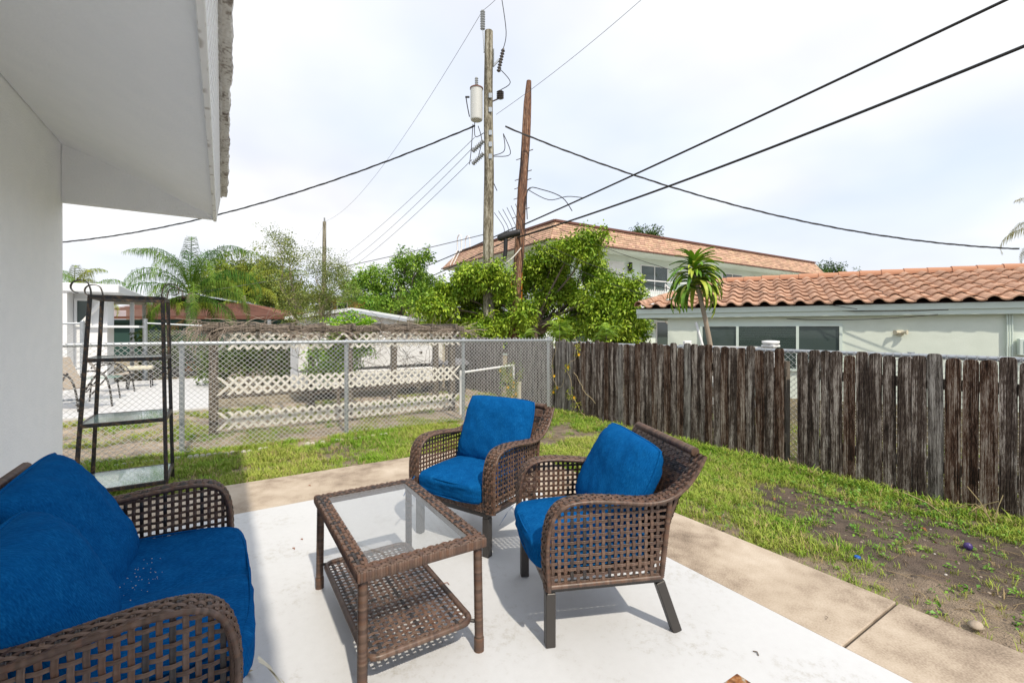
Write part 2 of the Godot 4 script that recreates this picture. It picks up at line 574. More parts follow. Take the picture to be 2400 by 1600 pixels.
	mat("roof_brown", lin(0.19, 0.075, 0.05), 0.95, {"vc": true})
	mat("roof_red", lin(0.17, 0.05, 0.04), 0.9)
	mat("roof_white", lin(0.70, 0.72, 0.74), 0.7)
	mat("roof_gray", lin(0.42, 0.46, 0.52), 0.7)
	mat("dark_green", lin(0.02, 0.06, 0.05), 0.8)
	mat("brown_trim", lin(0.14, 0.055, 0.035), 0.6)
	mat("neighbour_floor", lin(0.58, 0.58, 0.59), 0.7)
	mat("sling_cloth", lin(0.40, 0.34, 0.28), 0.8)
	mat("red_plastic", lin(0.40, 0.05, 0.02), 0.4)
	mat("orange_paint", lin(0.55, 0.20, 0.03), 0.5)
	mat("cream_plastic", lin(0.60, 0.56, 0.44), 0.6)
	# plants
	mat("leaf", Color.WHITE, 0.5, {"vc": true, "back": lin(0.10, 0.15, 0.02), "spec": 0.45})
	mat("frond", Color.WHITE, 0.55, {"vc": true, "back": lin(0.03, 0.055, 0.008), "spec": 0.25})
	mat("bark", lin(0.17, 0.135, 0.105), 0.95)
	mat("bark_light", lin(0.32, 0.26, 0.20), 0.95)
	mat("dry_vine", Color.WHITE, 0.95, {"vc": true})
	t = tex(256, 256, [[161, 0.04, 3, 256, 256, 0.8], [162, 0.15, 3, 256, 256, 0.5]], [[0.0, L3(0.44, 0.40, 0.34)], [0.35, L3(0.70, 0.67, 0.60)], [1.0, L3(0.82, 0.80, 0.74)]], 1.2)
	mat("lattice_white", Color.WHITE, 0.7, {"tex": t[0], "tri": 2.0})
	mat("petal_yellow", lin(0.75, 0.45, 0.02), 0.6, {"back": lin(0.3, 0.18, 0.0)})
	mat("stone", lin(0.42, 0.38, 0.33), 0.9)
	mat("blue_plastic", lin(0.01, 0.10, 0.45), 0.35)
	mat("purple_plastic", lin(0.06, 0.035, 0.16), 0.4)
	mat("dry_leaf", lin(0.30, 0.11, 0.045), 0.8)
	mat("straw", lin(0.45, 0.36, 0.20), 0.9)

# ---------------------------------------------------------------- ground, patio

var gn1: FastNoiseLite
var gn2: FastNoiseLite

func ground_y(x: float, b: float) -> float:
	var y := -0.055 + gn1.get_noise_2d(x * 9.0, b * 9.0) * 0.02 + gn2.get_noise_2d(x * 30.0, b * 30.0) * 0.008
	return minf(y, -0.03)

# how much grass grows at a place, 0 to 1
func turf(x: float, b: float) -> float:
	var m := gn1.get_noise_2d(x * 14.0 + 50.0, b * 14.0) * 1.1 + gn2.get_noise_2d(x * 30.0, b * 30.0 + 70.0) * 0.55
	var base := 0.86
	if b < 4.4 and x > 2.6:
		# where the turf is worn away: bare soil between the walk and the fence
		var trodden := clampf((2.75 - b + (x - 3.4) * 0.35) / 1.5, 0.0, 1.0)
		base = lerpf(0.96, 0.16, trodden)
		if x > 4.2 and trodden > 0.2: base += 0.30
		if x > 4.62: base += 0.2
	elif b > 6.3: base = 0.42
	elif b > 4.4: base = 0.84
	if x > 3.2 and x < 4.1 and b > 4.3 and b < 5.2: base -= 0.55
	return clampf(base + m, 0.0, 1.0)

func build_ground():
	gn1 = noise_of(301, 0.1, 3)
	gn2 = noise_of(302, 0.1, 3)
	var xs := []
	var bs := []
	for a in [-260.0, -120.0, -60.0, -30.0, -18.0, -12.0, -8.0, -6.0, -5.0]: xs.append(a)
	for i in 140: xs.append(-4.0 + i * 0.08)
	for a in [7.5, 8.5, 10.0, 13.0, 18.0, 26.0, 40.0, 70.0, 130.0, 280.0]: xs.append(a)
	for a in [-120.0, -60.0, -30.0, -15.0, -8.0, -5.0, -3.5]: bs.append(a)
	for i in 150: bs.append(-2.5 + i * 0.08)
	for a in [9.8, 10.5, 11.5, 13.0, 15.0, 18.0, 24.0, 34.0, 50.0, 80.0, 140.0, 300.0]: bs.append(a)
	var mb := MB.new()
	var nx := xs.size()
	for j in bs.size():
		for i in nx:
			var x: float = xs[i]
			var b: float = bs[j]
			var inside := x > -4.5 and x < 7.4 and b > -3.0 and b < 9.6
			var y := ground_y(x, b) if inside else -0.06
			var g := turf(x, b) if inside else 0.6
			# what the ground is made of: grey soil, pale sand beyond the wire fence, thatch under grass
			var soil := Color(0.130, 0.097, 0.074)
			if b > 5.4: soil = Color(0.130, 0.097, 0.074).lerp(Color(0.46, 0.37, 0.28), clampf((b - 5.4) / 0.8, 0, 1))
			elif x < 3.3 or b > 4.2: soil = Color(0.26, 0.20, 0.145)
			var wet := gn2.get_noise_2d(x * 22.0, b * 22.0 + 11.0)
			soil = soil * (1.0 + 0.55 * wet)
			var thatch := Color(0.19, 0.17, 0.06)
			mb.col = soil.lerp(thatch, clampf((g - 0.35) * 1.6, 0.0, 0.85))
			mb.col.a = 1.0
			var e := 0.08
			var nn := Vector3.UP
			if inside: nn = Vector3(ground_y(x - e, b) - ground_y(x + e, b), 2 * e, ground_y(x, b + e) - ground_y(x, b - e)).normalized()
			mb.vert(P(x, y, b), nn)
	for j in bs.size() - 1:
		for i in nx - 1:
			var a := j * nx + i
			mb.ix.append_array(PackedInt32Array([a, a + nx, a + 1, a + 1, a + nx, a + nx + 1]))
	structure("ground", mb, M.soil)

func build_patio():
	# painted slab
	var mb := MB.new()
	mb.cbox(P((-1.13 + 2.2) * 0.5, -0.1, (3.84 - 6.0) * 0.5), Vector3(3.33, 0.2, 9.84), 0.004)
	structure("patio", mb, M.patio_paint)
	# plain concrete walk round it, in slabs with joints between them
	var walk := structure("concrete_walk", MB.new().mesh() if false else walk_base(), M.joint_dirt)
	var cuts := [-6.0, -2.2, 0.865, 3.45]
	for i in cuts.size():
		var b0: float = cuts[i] + 0.006
		var b1: float = (cuts[i + 1] - 0.006) if i < cuts.size() - 1 else 4.6
		var s := MB.new()
		s.cbox(P(2.497, -0.096, (b0 + b1) * 0.5), Vector3(0.588, 0.184, b1 - b0), 0.004)
		shape("slab", s, M.concrete, walk)
	var xc := [-1.13, 2.197]
	for i in 1:
		var s := MB.new()
		s.cbox(P((xc[i] + xc[i + 1]) * 0.5, -0.096, 4.222), Vector3(xc[i + 1] - xc[i] - 0.012, 0.184, 0.756), 0.004)
		shape("slab", s, M.concrete, walk)

func walk_base() -> MB:
	var s := MB.new()
	s.box(P(2.5, -0.112, -0.7), Vector3(0.57, 0.19, 10.56))
	s.box(P(0.53, -0.112, 4.22), Vector3(3.3, 0.19, 0.73))
	return s

# ---------------------------------------------------------------- buildings

func build_own_house():
	var o := thing("house", "white stucco house with deep sloping soffit and dirty roof edge beside the sofa", "house", P(-0.866, 0, 0))
	var at := Transform3D(Basis(), -o.position)
	var mb := MB.new()
	mb.box(P(-3.366, 1.225, -1.49), Vector3(5.0, 2.59, 11.02))
	shape("wall", mb, M.stucco_white, o, at)
	# sloping soffit board, set against the wall, and the triangular panel that closes its end
	mb = MB.new()
	var rows := []
	for j in 2:
		var r := []
		for i in 9:
			var t := i / 8.0
			var y := lerpf(2.51, 2.153, t) + 0.027 * sin(PI * t) * (1.0 - t)
			r.append(P(lerpf(-0.862, -0.054, t), y, [-7.0, 4.01][j]))
		rows.append(r)
	mb.sheet(rows)
	var r2 := []
	for r in rows:
		var q := []
		for p in r: q.append(p + Vector3(0, 0.025, 0))
		r2.append(q)
	mb.sheet(r2, 1, 1, true)
	shape("soffit", mb, M.stucco_white, o, at)
	mb = MB.new()
	mb.prism(PackedVector2Array([Vector2(-0.864, 2.142), Vector2(-0.055, 2.136), Vector2(-0.055, 2.17), Vector2(-0.864, 2.548)]), 0.04, Transform3D(Basis(), P(0, 0, 3.982)))
	shape("end_panel", mb, M.stucco_white, o, at)
	# fascia board, its dirty drip strip, and the roof edge of thick tiles
	mb = MB.new()
	mb.cbox(P(-0.029, 2.214, -1.49), Vector3(0.012, 0.158, 11.02), 0.003, Basis(Vector3.BACK, -0.155))
	var fascia := shape("fascia", mb, M.trim_white, o, at)
	for i in 70:
		var g := MB.new()
		g.box(P(-0.022, 2.2145, 3.9 - i * 0.07), Vector3(0.003, 0.142, 0.010), Basis(Vector3.BACK, -0.155) * Basis(Vector3(1, 0, 0), 0.35))
		shape("ridge", g, M.trim_white, fascia)
	mb = MB.new()
	mb.cbox(P(-0.0455, 2.133, -1.49), Vector3(0.021, 0.016, 11.01), 0.003)
	shape("drip_strip", mb, M.drip_paint, o, at)
	var rg := rng_of(71)
	mb = MB.new()
	mb.quad(P(0.0, 2.312, 3.97), P(0.0, 2.312, -7), P(-3.4, 3.75, -7), P(-3.4, 3.75, 3.97))
	mb.quad(P(0.0, 2.295, 3.97), P(-3.4, 3.72, 3.97), P(-3.4, 3.72, -7), P(0.0, 2.295, -7))
	mb.quad(P(0.0, 2.295, 3.97), P(0.0, 2.312, 3.97), P(-3.4, 3.75, 3.97), P(-3.4, 3.72, 3.97))
	var roof := shape("roof", mb, M.fascia_dirty, o, at)
	var tm := []
	for k in 6:
		var g := MB.new()
		var pr := rng_of(80 + k)
		var a := []
		var c := []
		for i in 15:
			var t := i / 14.0
			var wob := 0.0025 * sin(t * PI * 2.0 + k * 1.3) + pr.randf_range(-0.002, 0.002)
			a.append(Vector3(-0.08, -0.006, -0.155 + 0.31 * t))
			c.append(Vector3(0.012 + wob, -0.008 - absf(wob) * 0.5, -0.155 + 0.31 * t))
		var c2 := []
		var a2 := []
		for i in 15:
			c2.append(c[i] + Vector3(0.005, 0.024, 0)); a2.append(a[i] + Vector3(0, 0.036, 0))
		g.sheet([a, c])
		g.sheet([c, c2])
		g.sheet([c2, a2])
		g.quad(a[0], c[0], c2[0], a2[0])
		g.quad(a[14], a2[14], c2[14], c[14])
		tm.append(g.mesh())
	for i in 22:
		var b := 3.83 - i * 0.306
		var tf := Transform3D(Basis(Vector3.BACK, rg.randf_range(-0.03, 0.03)) * Basis(Vector3.UP, rg.randf_range(-0.012, 0.012)), P(0.016 + rg.randf_range(-0.003, 0.005), 2.315 + rg.randf_range(0, 0.005), b))
		shape("roof_tile", tm[i % 6], M.fascia_dirty, roof, tf)

# one window: frame > panes, blinds. xf: centre of the opening, +z looks out
func window(parent, xf: Transform3D, w: float, h: float, panes := 2, blinds := [true, true], frame_mat = null, shares := [], name_ := "window"):
	var fm = frame_mat if frame_mat else M.trim_white
	var mb := MB.new()
	var f := 0.05 if w < 3 else 0.07
	mb.box(Vector3(0, h / 2 - f / 2, 0), Vector3(w, f, 0.06))
	mb.box(Vector3(0, -h / 2 + f / 2, 0), Vector3(w, f, 0.06))
	mb.box(Vector3(-w / 2 + f / 2, 0, 0), Vector3(f, h - 2 * f, 0.06))
	mb.box(Vector3(w / 2 - f / 2, 0, 0), Vector3(f, h - 2 * f, 0.06))
	var xs := [-w / 2 + f]
	if shares.is_empty():
		for i in panes: shares.append(1.0 / panes)
	for i in panes: xs.append(xs[i] + (w - 2 * f) * shares[i])
	for i in range(1, panes): mb.box(Vector3(xs[i], 0, 0.004), Vector3(f, h - 2 * f, 0.056))
	var fr := shape(name_, mb, fm, parent, xf)
	for i in panes:
		var x0: float = xs[i]
		var x1: float = xs[i + 1]
		var pm := MB.new()
		pm.box(Vector3((x0 + x1) / 2, 0, -0.003 - 0.0015 * i), Vector3(x1 - x0, h - 2 * f, 0.005))
		shape("pane", pm, M.window_dark, fr)
		if blinds[i] != null:
			var bm := MB.new()
			var m := int((h - 2 * f) / (0.05 if w > 2.4 else 0.07))
			for k in m:
				var y := -h / 2 + f + (k + 0.5) * (h - 2 * f) / m
				bm.box(Vector3((x0 + x1) / 2, y, 0.006 + 0.001 * i), Vector3(x1 - x0 - 0.06, 0.044 if w > 2.4 else 0.058, 0.003), Basis(Vector3.RIGHT, 0.2))
			shape("blind", bm, M.blind, fr)
			var gm := MB.new()
			gm.box(Vector3((x0 + x1) / 2, 0, 0.019), Vector3(x1 - x0 - 0.002, h - 2 * f - 0.002, 0.004))
			shape("glass", gm, M.window_tint, fr)
	return fr

func build_apartment():
	var o := thing("apartment_building", "two-storey pale green apartment block with brown shingled mansard roof", "building", P(25, -0.06, 22))
	var at := Transform3D(Basis(), -o.position)
	var mb := MB.new()
	mb.box(P(24.9, 2.62, 22.3), Vector3(24.0, 5.36, 10.0))
	shape("wall", mb, M.pale_green, o, at)
	# eave slab and mansard
	mb = MB.new()
	mb.box(P(25.1, 5.29, 21.9), Vector3(25.7, 0.06, 11.7))
	shape("soffit", mb, M.pale_green, o, at)
	mb = MB.new()
	var e0 := P(12.2, 5.325, 16.0)
	var e1 := P(38.0, 5.325, 16.0)
	var e2 := P(12.2, 5.325, 27.8)
	var e3 := P(38.0, 5.325, 27.8)
	var t0 := P(12.85, 6.28, 16.5)
	var t1 := P(37.2, 6.28, 16.5)
	var t2 := P(12.85, 6.28, 26.6)
	var t3 := P(37.2, 6.28, 26.6)
	mb.quad(e0, e1, t1, t0); mb.quad(e2, e0, t0, t2); mb.quad(e1, e3, t3, t1); mb.quad(e3, e2, t2, t3)
	mb.quad(t0, t1, t3, t2)
	var roof := shape("roof", mb, M.shingle_under, o, at)
	# shingles: thin tabs in courses, each with its own tone
	var rg := rng_of(401)
	for face in 3:
		var s := MB.new()
		var a: Vector3 = [e0, e2, e1][face]
		var b: Vector3 = [e1, e0, e3][face]
		var c: Vector3 = [t1, t0, t3][face]
		var d: Vector3 = [t0, t2, t1][face]
		var nn := (b - a).cross(d - a).normalized()
		var courses := 8
		for r in courses:
			var v0 := float(r) / courses
			var v1 := float(r + 1.15) / courses
			var l0 := a.lerp(d, v0)
			var r0 := b.lerp(c, v0)
			var l1 := a.lerp(d, minf(v1, 1.0))
			var r1 := b.lerp(c, minf(v1, 1.0))
			var wd := (r0 - l0).length()
			var u := -rg.randf() * 0.3
			while u < wd:
				var w := rg.randf_range(0.22, 0.42)
				var f0 := clampf(u / wd, 0, 1)
				var f1 := clampf((u + w - 0.012) / wd, 0, 1)
				var k := rg.randf_range(0.75, 1.2)
				s.col = Color(0.53 * k, (0.345 + rg.randf_range(-0.015, 0.02)) * k, 0.245 * k)
				var lift := 0.028 + rg.randf_range(0, 0.01)
				s.quad(l0.lerp(r0, f0) + nn * lift, l0.lerp(r0, f1) + nn * lift, l1.lerp(r1, f1) + nn * 0.006, l1.lerp(r1, f0) + nn * 0.006)
				s.quad(l0.lerp(r0, f0), l0.lerp(r0, f1), l0.lerp(r0, f1) + nn * lift, l0.lerp(r0, f0) + nn * lift)
				u += w
		stuff(shape("shingles", s, M.shingle, roof))
	mb = MB.new()
	mb.bar(t0 + Vector3(-0.05, 0.03, 0.05), t1 + Vector3(0.05, 0.03, 0.05), 0.12, 0.1)
	mb.bar(t2 + Vector3(-0.05, 0.03, 0.05), t0 + Vector3(-0.05, 0.03, 0.05), 0.12, 0.1)
	mb.bar(e0 + Vector3(-0.03, 0, 0.03), e1 + Vector3(0.03, 0, 0.03), 0.06, 0.06)
	mb.bar(e2 + Vector3(-0.03, 0, 0.03), e0 + Vector3(-0.03, 0, 0.03), 0.06, 0.06)
	shape("roof_trim", mb, M.brown_trim, o, at)
	# upper walkway, its railing and the stair
	mb = MB.new()
	mb.box(P(26.6, 2.56, 16.65), Vector3(20.4, 0.28, 1.3))
	shape("walkway", mb, M.plain_white, o, at)
	mb = MB.new()
	mb.box(P(26.6, 3.87, 16.06), Vector3(20.4, 0.05, 0.05))
	mb.box(P(26.6, 2.78, 16.06), Vector3(20.4, 0.04, 0.04))
	for i in 140: mb.box(P(16.45 + i * 0.145, 3.1, 16.06), Vector3(0.036, 0.62, 0.036))
	for i in 11: mb.box(P(16.45 + i * 2.0, 3.08, 16.06), Vector3(0.07, 0.76, 0.07))
	shape("railing", mb, M.plain_white, o, at)
	mb = MB.new()
	var s0 := P(18.3, 2.62, 15.7)
	var s1 := P(22.6, -0.06, 15.7)
	mb.bar(s0, s1, 0.06, 0.24)
	mb.bar(s0 + Vector3(0, 0, 0.9), s1 + Vector3(0, 0, 0.9), 0.06, 0.24)
	for i in 15:
		var p := s0.lerp(s1, (i + 0.5) / 15.0)
		mb.box(p + Vector3(0, 0.06, 0.45), Vector3(0.27, 0.04, 0.86))
	shape("stair", mb, M.plain_white, o, at)
	mb = MB.new()
	mb.bar(s0 + Vector3(0, 0.92, 0.94), s1 + Vector3(0, 0.92, 0.94), 0.05, 0.05)
	for i in 28:
		var p := s0.lerp(s1, i / 27.0) + Vector3(0, 0, 0.94)
		mb.box(p + Vector3(0, 0.48, 0), Vector3(0.036, 0.9, 0.036))
	mb.bar(P(16.4, 1.9, 15.0), P(16.4, -0.06, 15.0), 0.07, 0.07)
	shape("stair_railing", mb, M.plain_white, o, at)
	for x in [16.45, 20.6, 24.7, 29.0, 33.5]:
		mb = MB.new()
		mb.box(P(x, 1.2, 16.15), Vector3(0.12, 2.5, 0.12))
		shape("post", mb, M.plain_white, o, at)
	# doors, windows, lamps
	for dd in [[17.5, 2.7, 2.15], [31.4, 2.7, 2.15], [24.2, 0.0, 2.05]]:
		mb = MB.new()
		mb.box(P(dd[0], dd[1] + dd[2] / 2, 17.285), Vector3(1.22, dd[2] + 0.14, 0.05))
		var dr := shape("door", mb, M.trim_white, o, at)
		mb = MB.new()
		mb.cbox(P(dd[0], dd[1] + dd[2] / 2, 17.255), Vector3(0.94, dd[2], 0.03), 0.01)
		shape("leaf", mb, M.plain_white, dr)
		for yy in [0.28, 0.72]:
			for xx in [-0.2, 0.2]:
				mb = MB.new()
				mb.cbox(P(dd[0] + xx, dd[1] + dd[2] * yy, 17.236), Vector3(0.3, dd[2] * 0.34, 0.012), 0.005)
				shape("panel", mb, M.trim_white, dr)
	for ww in [[20.5, 4.17, 2.25, 1.46], [28.0, 4.25, 2.2, 1.4], [34.0, 4.25, 1.6, 1.2]]:
		window(o, at * Transform3D(Basis(), P(ww[0], ww[1], 17.275)), ww[2], ww[3], 2, [null, true])
	for ww in [[14.6, 0.95, 1.9, 1.5], [18.2, 0.9, 1.8, 1.5], [21.8, 0.95, 2.3, 1.7], [28.0, 1.0, 2.2, 1.6]]:
		window(o, at * Transform3D(Basis(), P(ww[0], ww[1], 17.275)), ww[2], ww[3], 2, [null, true])
	window(o, at * Transform3D(Basis(Vector3.UP, -PI / 2), P(12.87, 0.95, 20.5)), 1.6, 1.5, 2, [true, true])
	for lx in [18.45, 30.4]:
		mb = MB.new()
		mb.box(P(lx, 4.72, 17.26), Vector3(0.1, 0.16, 0.08))
		mb.cbox(P(lx + 0.02, 4.68, 17.16), Vector3(0.2, 0.5, 0.14), 0.03)
		shape("wall_lamp", mb, M.black, o, at)
	# caged roof ladder
	var lad := thing("roof_ladder", "white caged steel ladder up the end of the apartment block", "ladder", P(12.1, -0.06, 26.2))
	mb = MB.new()
	for dz in [-0.25, 0.25]:
		mb.tube(PackedVector3Array([Vector3(0.5, 0, dz), Vector3(0.5, 5.1, dz), Vector3(0.1, 5.5, dz), Vector3(0.62, 6.5, dz), Vector3(0.62, 7.0, dz)]), 0.035, 6)
	for i in 20: mb.bar(Vector3(0.5, 0.3 + i * 0.25, -0.25), Vector3(0.5, 0.3 + i * 0.25, 0.25), 0.03, 0.03)
	shape("rail", mb, M.trim_white, lad)
	for dx in [0.62, 1.2]:
		mb = MB.new()
		var hp := PackedVector3Array()
		hp.append(Vector3(dx, 6.3, -0.32))
		for i in 13:
			var an := PI * i / 12.0
			hp.append(Vector3(dx, 7.05 + 0.36 * sin(an), -0.32 * cos(an)))
		hp.append(Vector3(dx, 6.3, 0.32))
		mb.tube(hp, 0.035, 6)
		shape("hoop", mb, M.trim_white, lad)

func build_green_house():
	var dirx := Vector3(0.484, 0, 0.875)
	var back := Vector3(0.875, 0, -0.484)
	var o := thing("bungalow", "pale green stucco bungalow with terracotta tiled roof beyond the wooden fence", "house", P(8.107, -0.06, 7.285))
	# local axes: x along the eave towards the near end, z towards the camera side
	o.transform.basis = Basis(dirx, Vector3.UP, -back)
	var L := 10.5
	var mb := MB.new()
	mb.box(Vector3(0.62 + L / 2, 0.86, -2.70), Vector3(L, 1.72, 5.1))
	shape("wall", mb, M.green_stucco, o)
	mb = MB.new()
	mb.cbox(Vector3(L / 2 + 0.05, 1.80, 0.0), Vector3(L + 0.2, 0.11, 0.03), 0.004)
	mb.cbox(Vector3(L / 2 + 0.07, 1.70, -0.03), Vector3(L + 0.14, 0.10, 0.03), 0.004)
	mb.box(Vector3(-0.03, 1.75, -2.6), Vector3(0.04, 0.2, 5.1))
	shape("fascia", mb, M.pale_green_trim, o)
	mb = MB.new()
	mb.box(Vector3(L / 2 + 0.05, 1.70, -0.18), Vector3(L + 0.1, 0.02, 0.28))
	mb.box(Vector3(0.28, 1.695, -2.7), Vector3(0.58, 0.02, 4.9))
	shape("soffit", mb, M.pale_green, o)
	# roof planes under the tiles
	var ey := 1.86
	var ry := 2.60
	var run := 2.6
	mb = MB.new()
	mb.quad(Vector3(0, ey, 0), Vector3(L, ey, 0), Vector3(L, ry, -run), Vector3(1.55, ry, -run))
	mb.quad(Vector3(0, ey, -2 * run), Vector3(0, ey, 0), Vector3(1.55, ry, -run), Vector3(1.55, ry, -run - 0.01))
	mb.quad(Vector3(L, ey, -2 * run), Vector3(0, ey, -2 * run), Vector3(1.55, ry, -run), Vector3(L, ry, -run))
	mb.quad(Vector3(0, ey - 0.09, 0.004), Vector3(L, ey - 0.09, 0.004), Vector3(L, ey, 0.004), Vector3(0, ey, 0.004))
	var roof := shape("roof", mb, M.dark_brown, o)
	# S-shaped tile, lies along its slope, x across
	var tw := 0.305
	var tl := 0.42
	var nrow := 7
	var slope := Vector3(0, ry - ey, -run).normalized()
	var up := Vector3(1, 0, 0).cross(slope)
	var exposure := Vector2(run, ry - ey).length() / nrow
	var tiles := []
	for k in 2:
		var g := MB.new()
		var top0 := []
		var top1 := []
		var bot0 := []
		for i in 13:
			var u := i / 12.0
			var hh := 0.062 * sin(PI * u / 0.6) if u < 0.6 else -0.012 * sin(PI * (u - 0.6) / 0.4)
			var p := Vector3(u * (tw + 0.02), 0, 0)
			top0.append(p + up * (hh + 0.055)); top1.append(p + slope * tl + up * (hh + 0.016)); bot0.append(p + up * (hh + 0.03))
		g.sheet([top0, top1])
		g.sheet([bot0, top0])
		tiles.append(g.mesh())
	var rg := rng_of(77)
	for r in nrow:
		var v := float(r) / nrow
		var x0 := 1.55 * v
		var i0 := int(ceil((x0 - 0.1) / tw))
		for i in range(i0, 31):
			if (i + 1) * tw > L: break
			var p := Vector3(i * tw, ey, 0.07) + slope * (r * exposure - 0.02) + up * 0.0
			var tf := Transform3D(Basis(Vector3.UP, rg.randf_range(-0.02, 0.02)), p + up * rg.randf_range(0, 0.012))
			shape("tile", tiles[i % 2], M["clay%d" % rg.randi_range(0, 2)], roof, tf)
	# tiles on the hip end
	var hs := Vector3(1.55, ry - ey, 0).normalized()
	var hup := Vector3(0, 0, 1).cross(hs)
	if hup.y < 0: hup = -hup
	var hb := Basis(Vector3(0, 0, 1), hup, Vector3(0, 0, 1).cross(hup))
	# ridge and hip caps: half barrels that overlap
	var cap := MB.new()
	var ra := []
	var rb := []
	var rc := []
	for i in 11:
		var an := PI * (i / 10.0) * 1.1 - 0.05 * PI
		ra.append(Vector3(0, sin(an) * 0.115, cos(an) * 0.125))
		rb.append(Vector3(0.46, sin(an) * 0.095, cos(an) * 0.105))
		rc.append(Vector3(0, sin(an) * 0.095, cos(an) * 0.105))
	cap.sheet([ra, rb])
	cap.sheet([rc, ra])
	var cm := cap.mesh()
	for i in 23:
		var p := Vector3(L - (i + 1) * 0.40, ry + 0.045 + rg.randf_range(0, 0.008), -run)
		if p.x < 1.2: break
		shape("ridge_tile", cm, M.ridge_clay, roof, Transform3D(Basis(), p))
	mb = MB.new()
	mb.box(Vector3(L / 2 + 0.8, ry + 0.01, -run), Vector3(L - 1.6, 0.12, 0.17))
	shape("mortar", mb, M.mortar, roof)
	var h0 := Vector3(0.0, ey + 0.07, 0.02)
	var h1 := Vector3(1.5, ry + 0.06, -run)
	var hd := (h1 - h0).normalized()
	for i in 8:
		var p := h0 + hd * (i * 0.38)
		var zz := Vector3(0, 1, 0).cross(hd).normalized()
		shape("hip_tile", cm, M["clay%d" % (i % 3)], roof, Transform3D(Basis(hd, zz.cross(hd) * -1.0 if zz.cross(hd).y < 0 else zz.cross(hd), zz), p))
	# big window, wall lamp, boxes and conduits
	var wz := -0.135
	window(o, Transform3D(Basis(), Vector3(2.58, 1.03, wz)), 2.55, 0.95, 3, [null, true, null], M.pale_green_trim, [0.28, 0.44, 0.28], "window")
	mb = MB.new()
	mb.cbox(Vector3(4.72, 1.33, wz + 0.01), Vector3(0.1, 0.1, 0.04), 0.01)
	var lamp := shape("wall_lamp", mb, M.cream_plastic, o)
	for s in [-1, 1]:
		mb = MB.new()
		mb.tube(PackedVector3Array([Vector3(4.72, 1.33, wz + 0.03), Vector3(4.72 + s * 0.05, 1.34, wz + 0.05), Vector3(4.72 + s * 0.09, 1.34, wz + 0.075)]), PackedFloat32Array([0.02, 0.025, 0.045]), 8)
		shape("lamp_head", mb, M.cream_plastic, lamp)
	mb = MB.new()
	mb.cbox(Vector3(6.42, 1.10, wz + 0.05), Vector3(0.36, 0.28, 0.1), 0.01)
	for i in 7: mb.box(Vector3(6.30 + i * 0.04, 1.10, wz + 0.103), Vector3(0.012, 0.2, 0.008))
	shape("meter_box", mb, M.pale_green_trim, o)
	mb = MB.new()
	mb.cbox(Vector3(7.1, 1.33, wz + 0.07), Vector3(0.46, 0.3, 0.14), 0.01)
	shape("junction_box", mb, M.pale_green_trim, o)
	for q in [[6.12, 0.012, 0.0], [6.15, 0.01, 0.0], [6.18, 0.012, 0.0], [6.80, 0.012, 0.0], [6.84, 0.016, 0.0], [7.08, 0.026, 1.47], [6.92, 0.03, 0.0]]:
		mb = MB.new()
		mb.tube(PackedVector3Array([Vector3(q[0], q[2], wz + 0.03), Vector3(q[0], 1.69 if q[0] != 6.92 else 1.2, wz + 0.03)]), q[1], 6)
		shape("conduit", mb, M.green_stucco if q[1] > 0.014 else M.pale_green_trim, o)

func gable(o, at, x0, x1, y0, ridge_y, z0, z1, m):
	var mb := MB.new()
	var mx: float = (x0 + x1) / 2
	mb.quad(Vector3(x0, y0, z1), Vector3(x0, y0, z0), Vector3(mx, ridge_y, z0), Vector3(mx, ridge_y, z1))
	mb.quad(Vector3(x1, y0, z0), Vector3(x1, y0, z1), Vector3(mx, ridge_y, z1), Vector3(mx, ridge_y, z0))
	return shape("roof", mb, m, o, at)

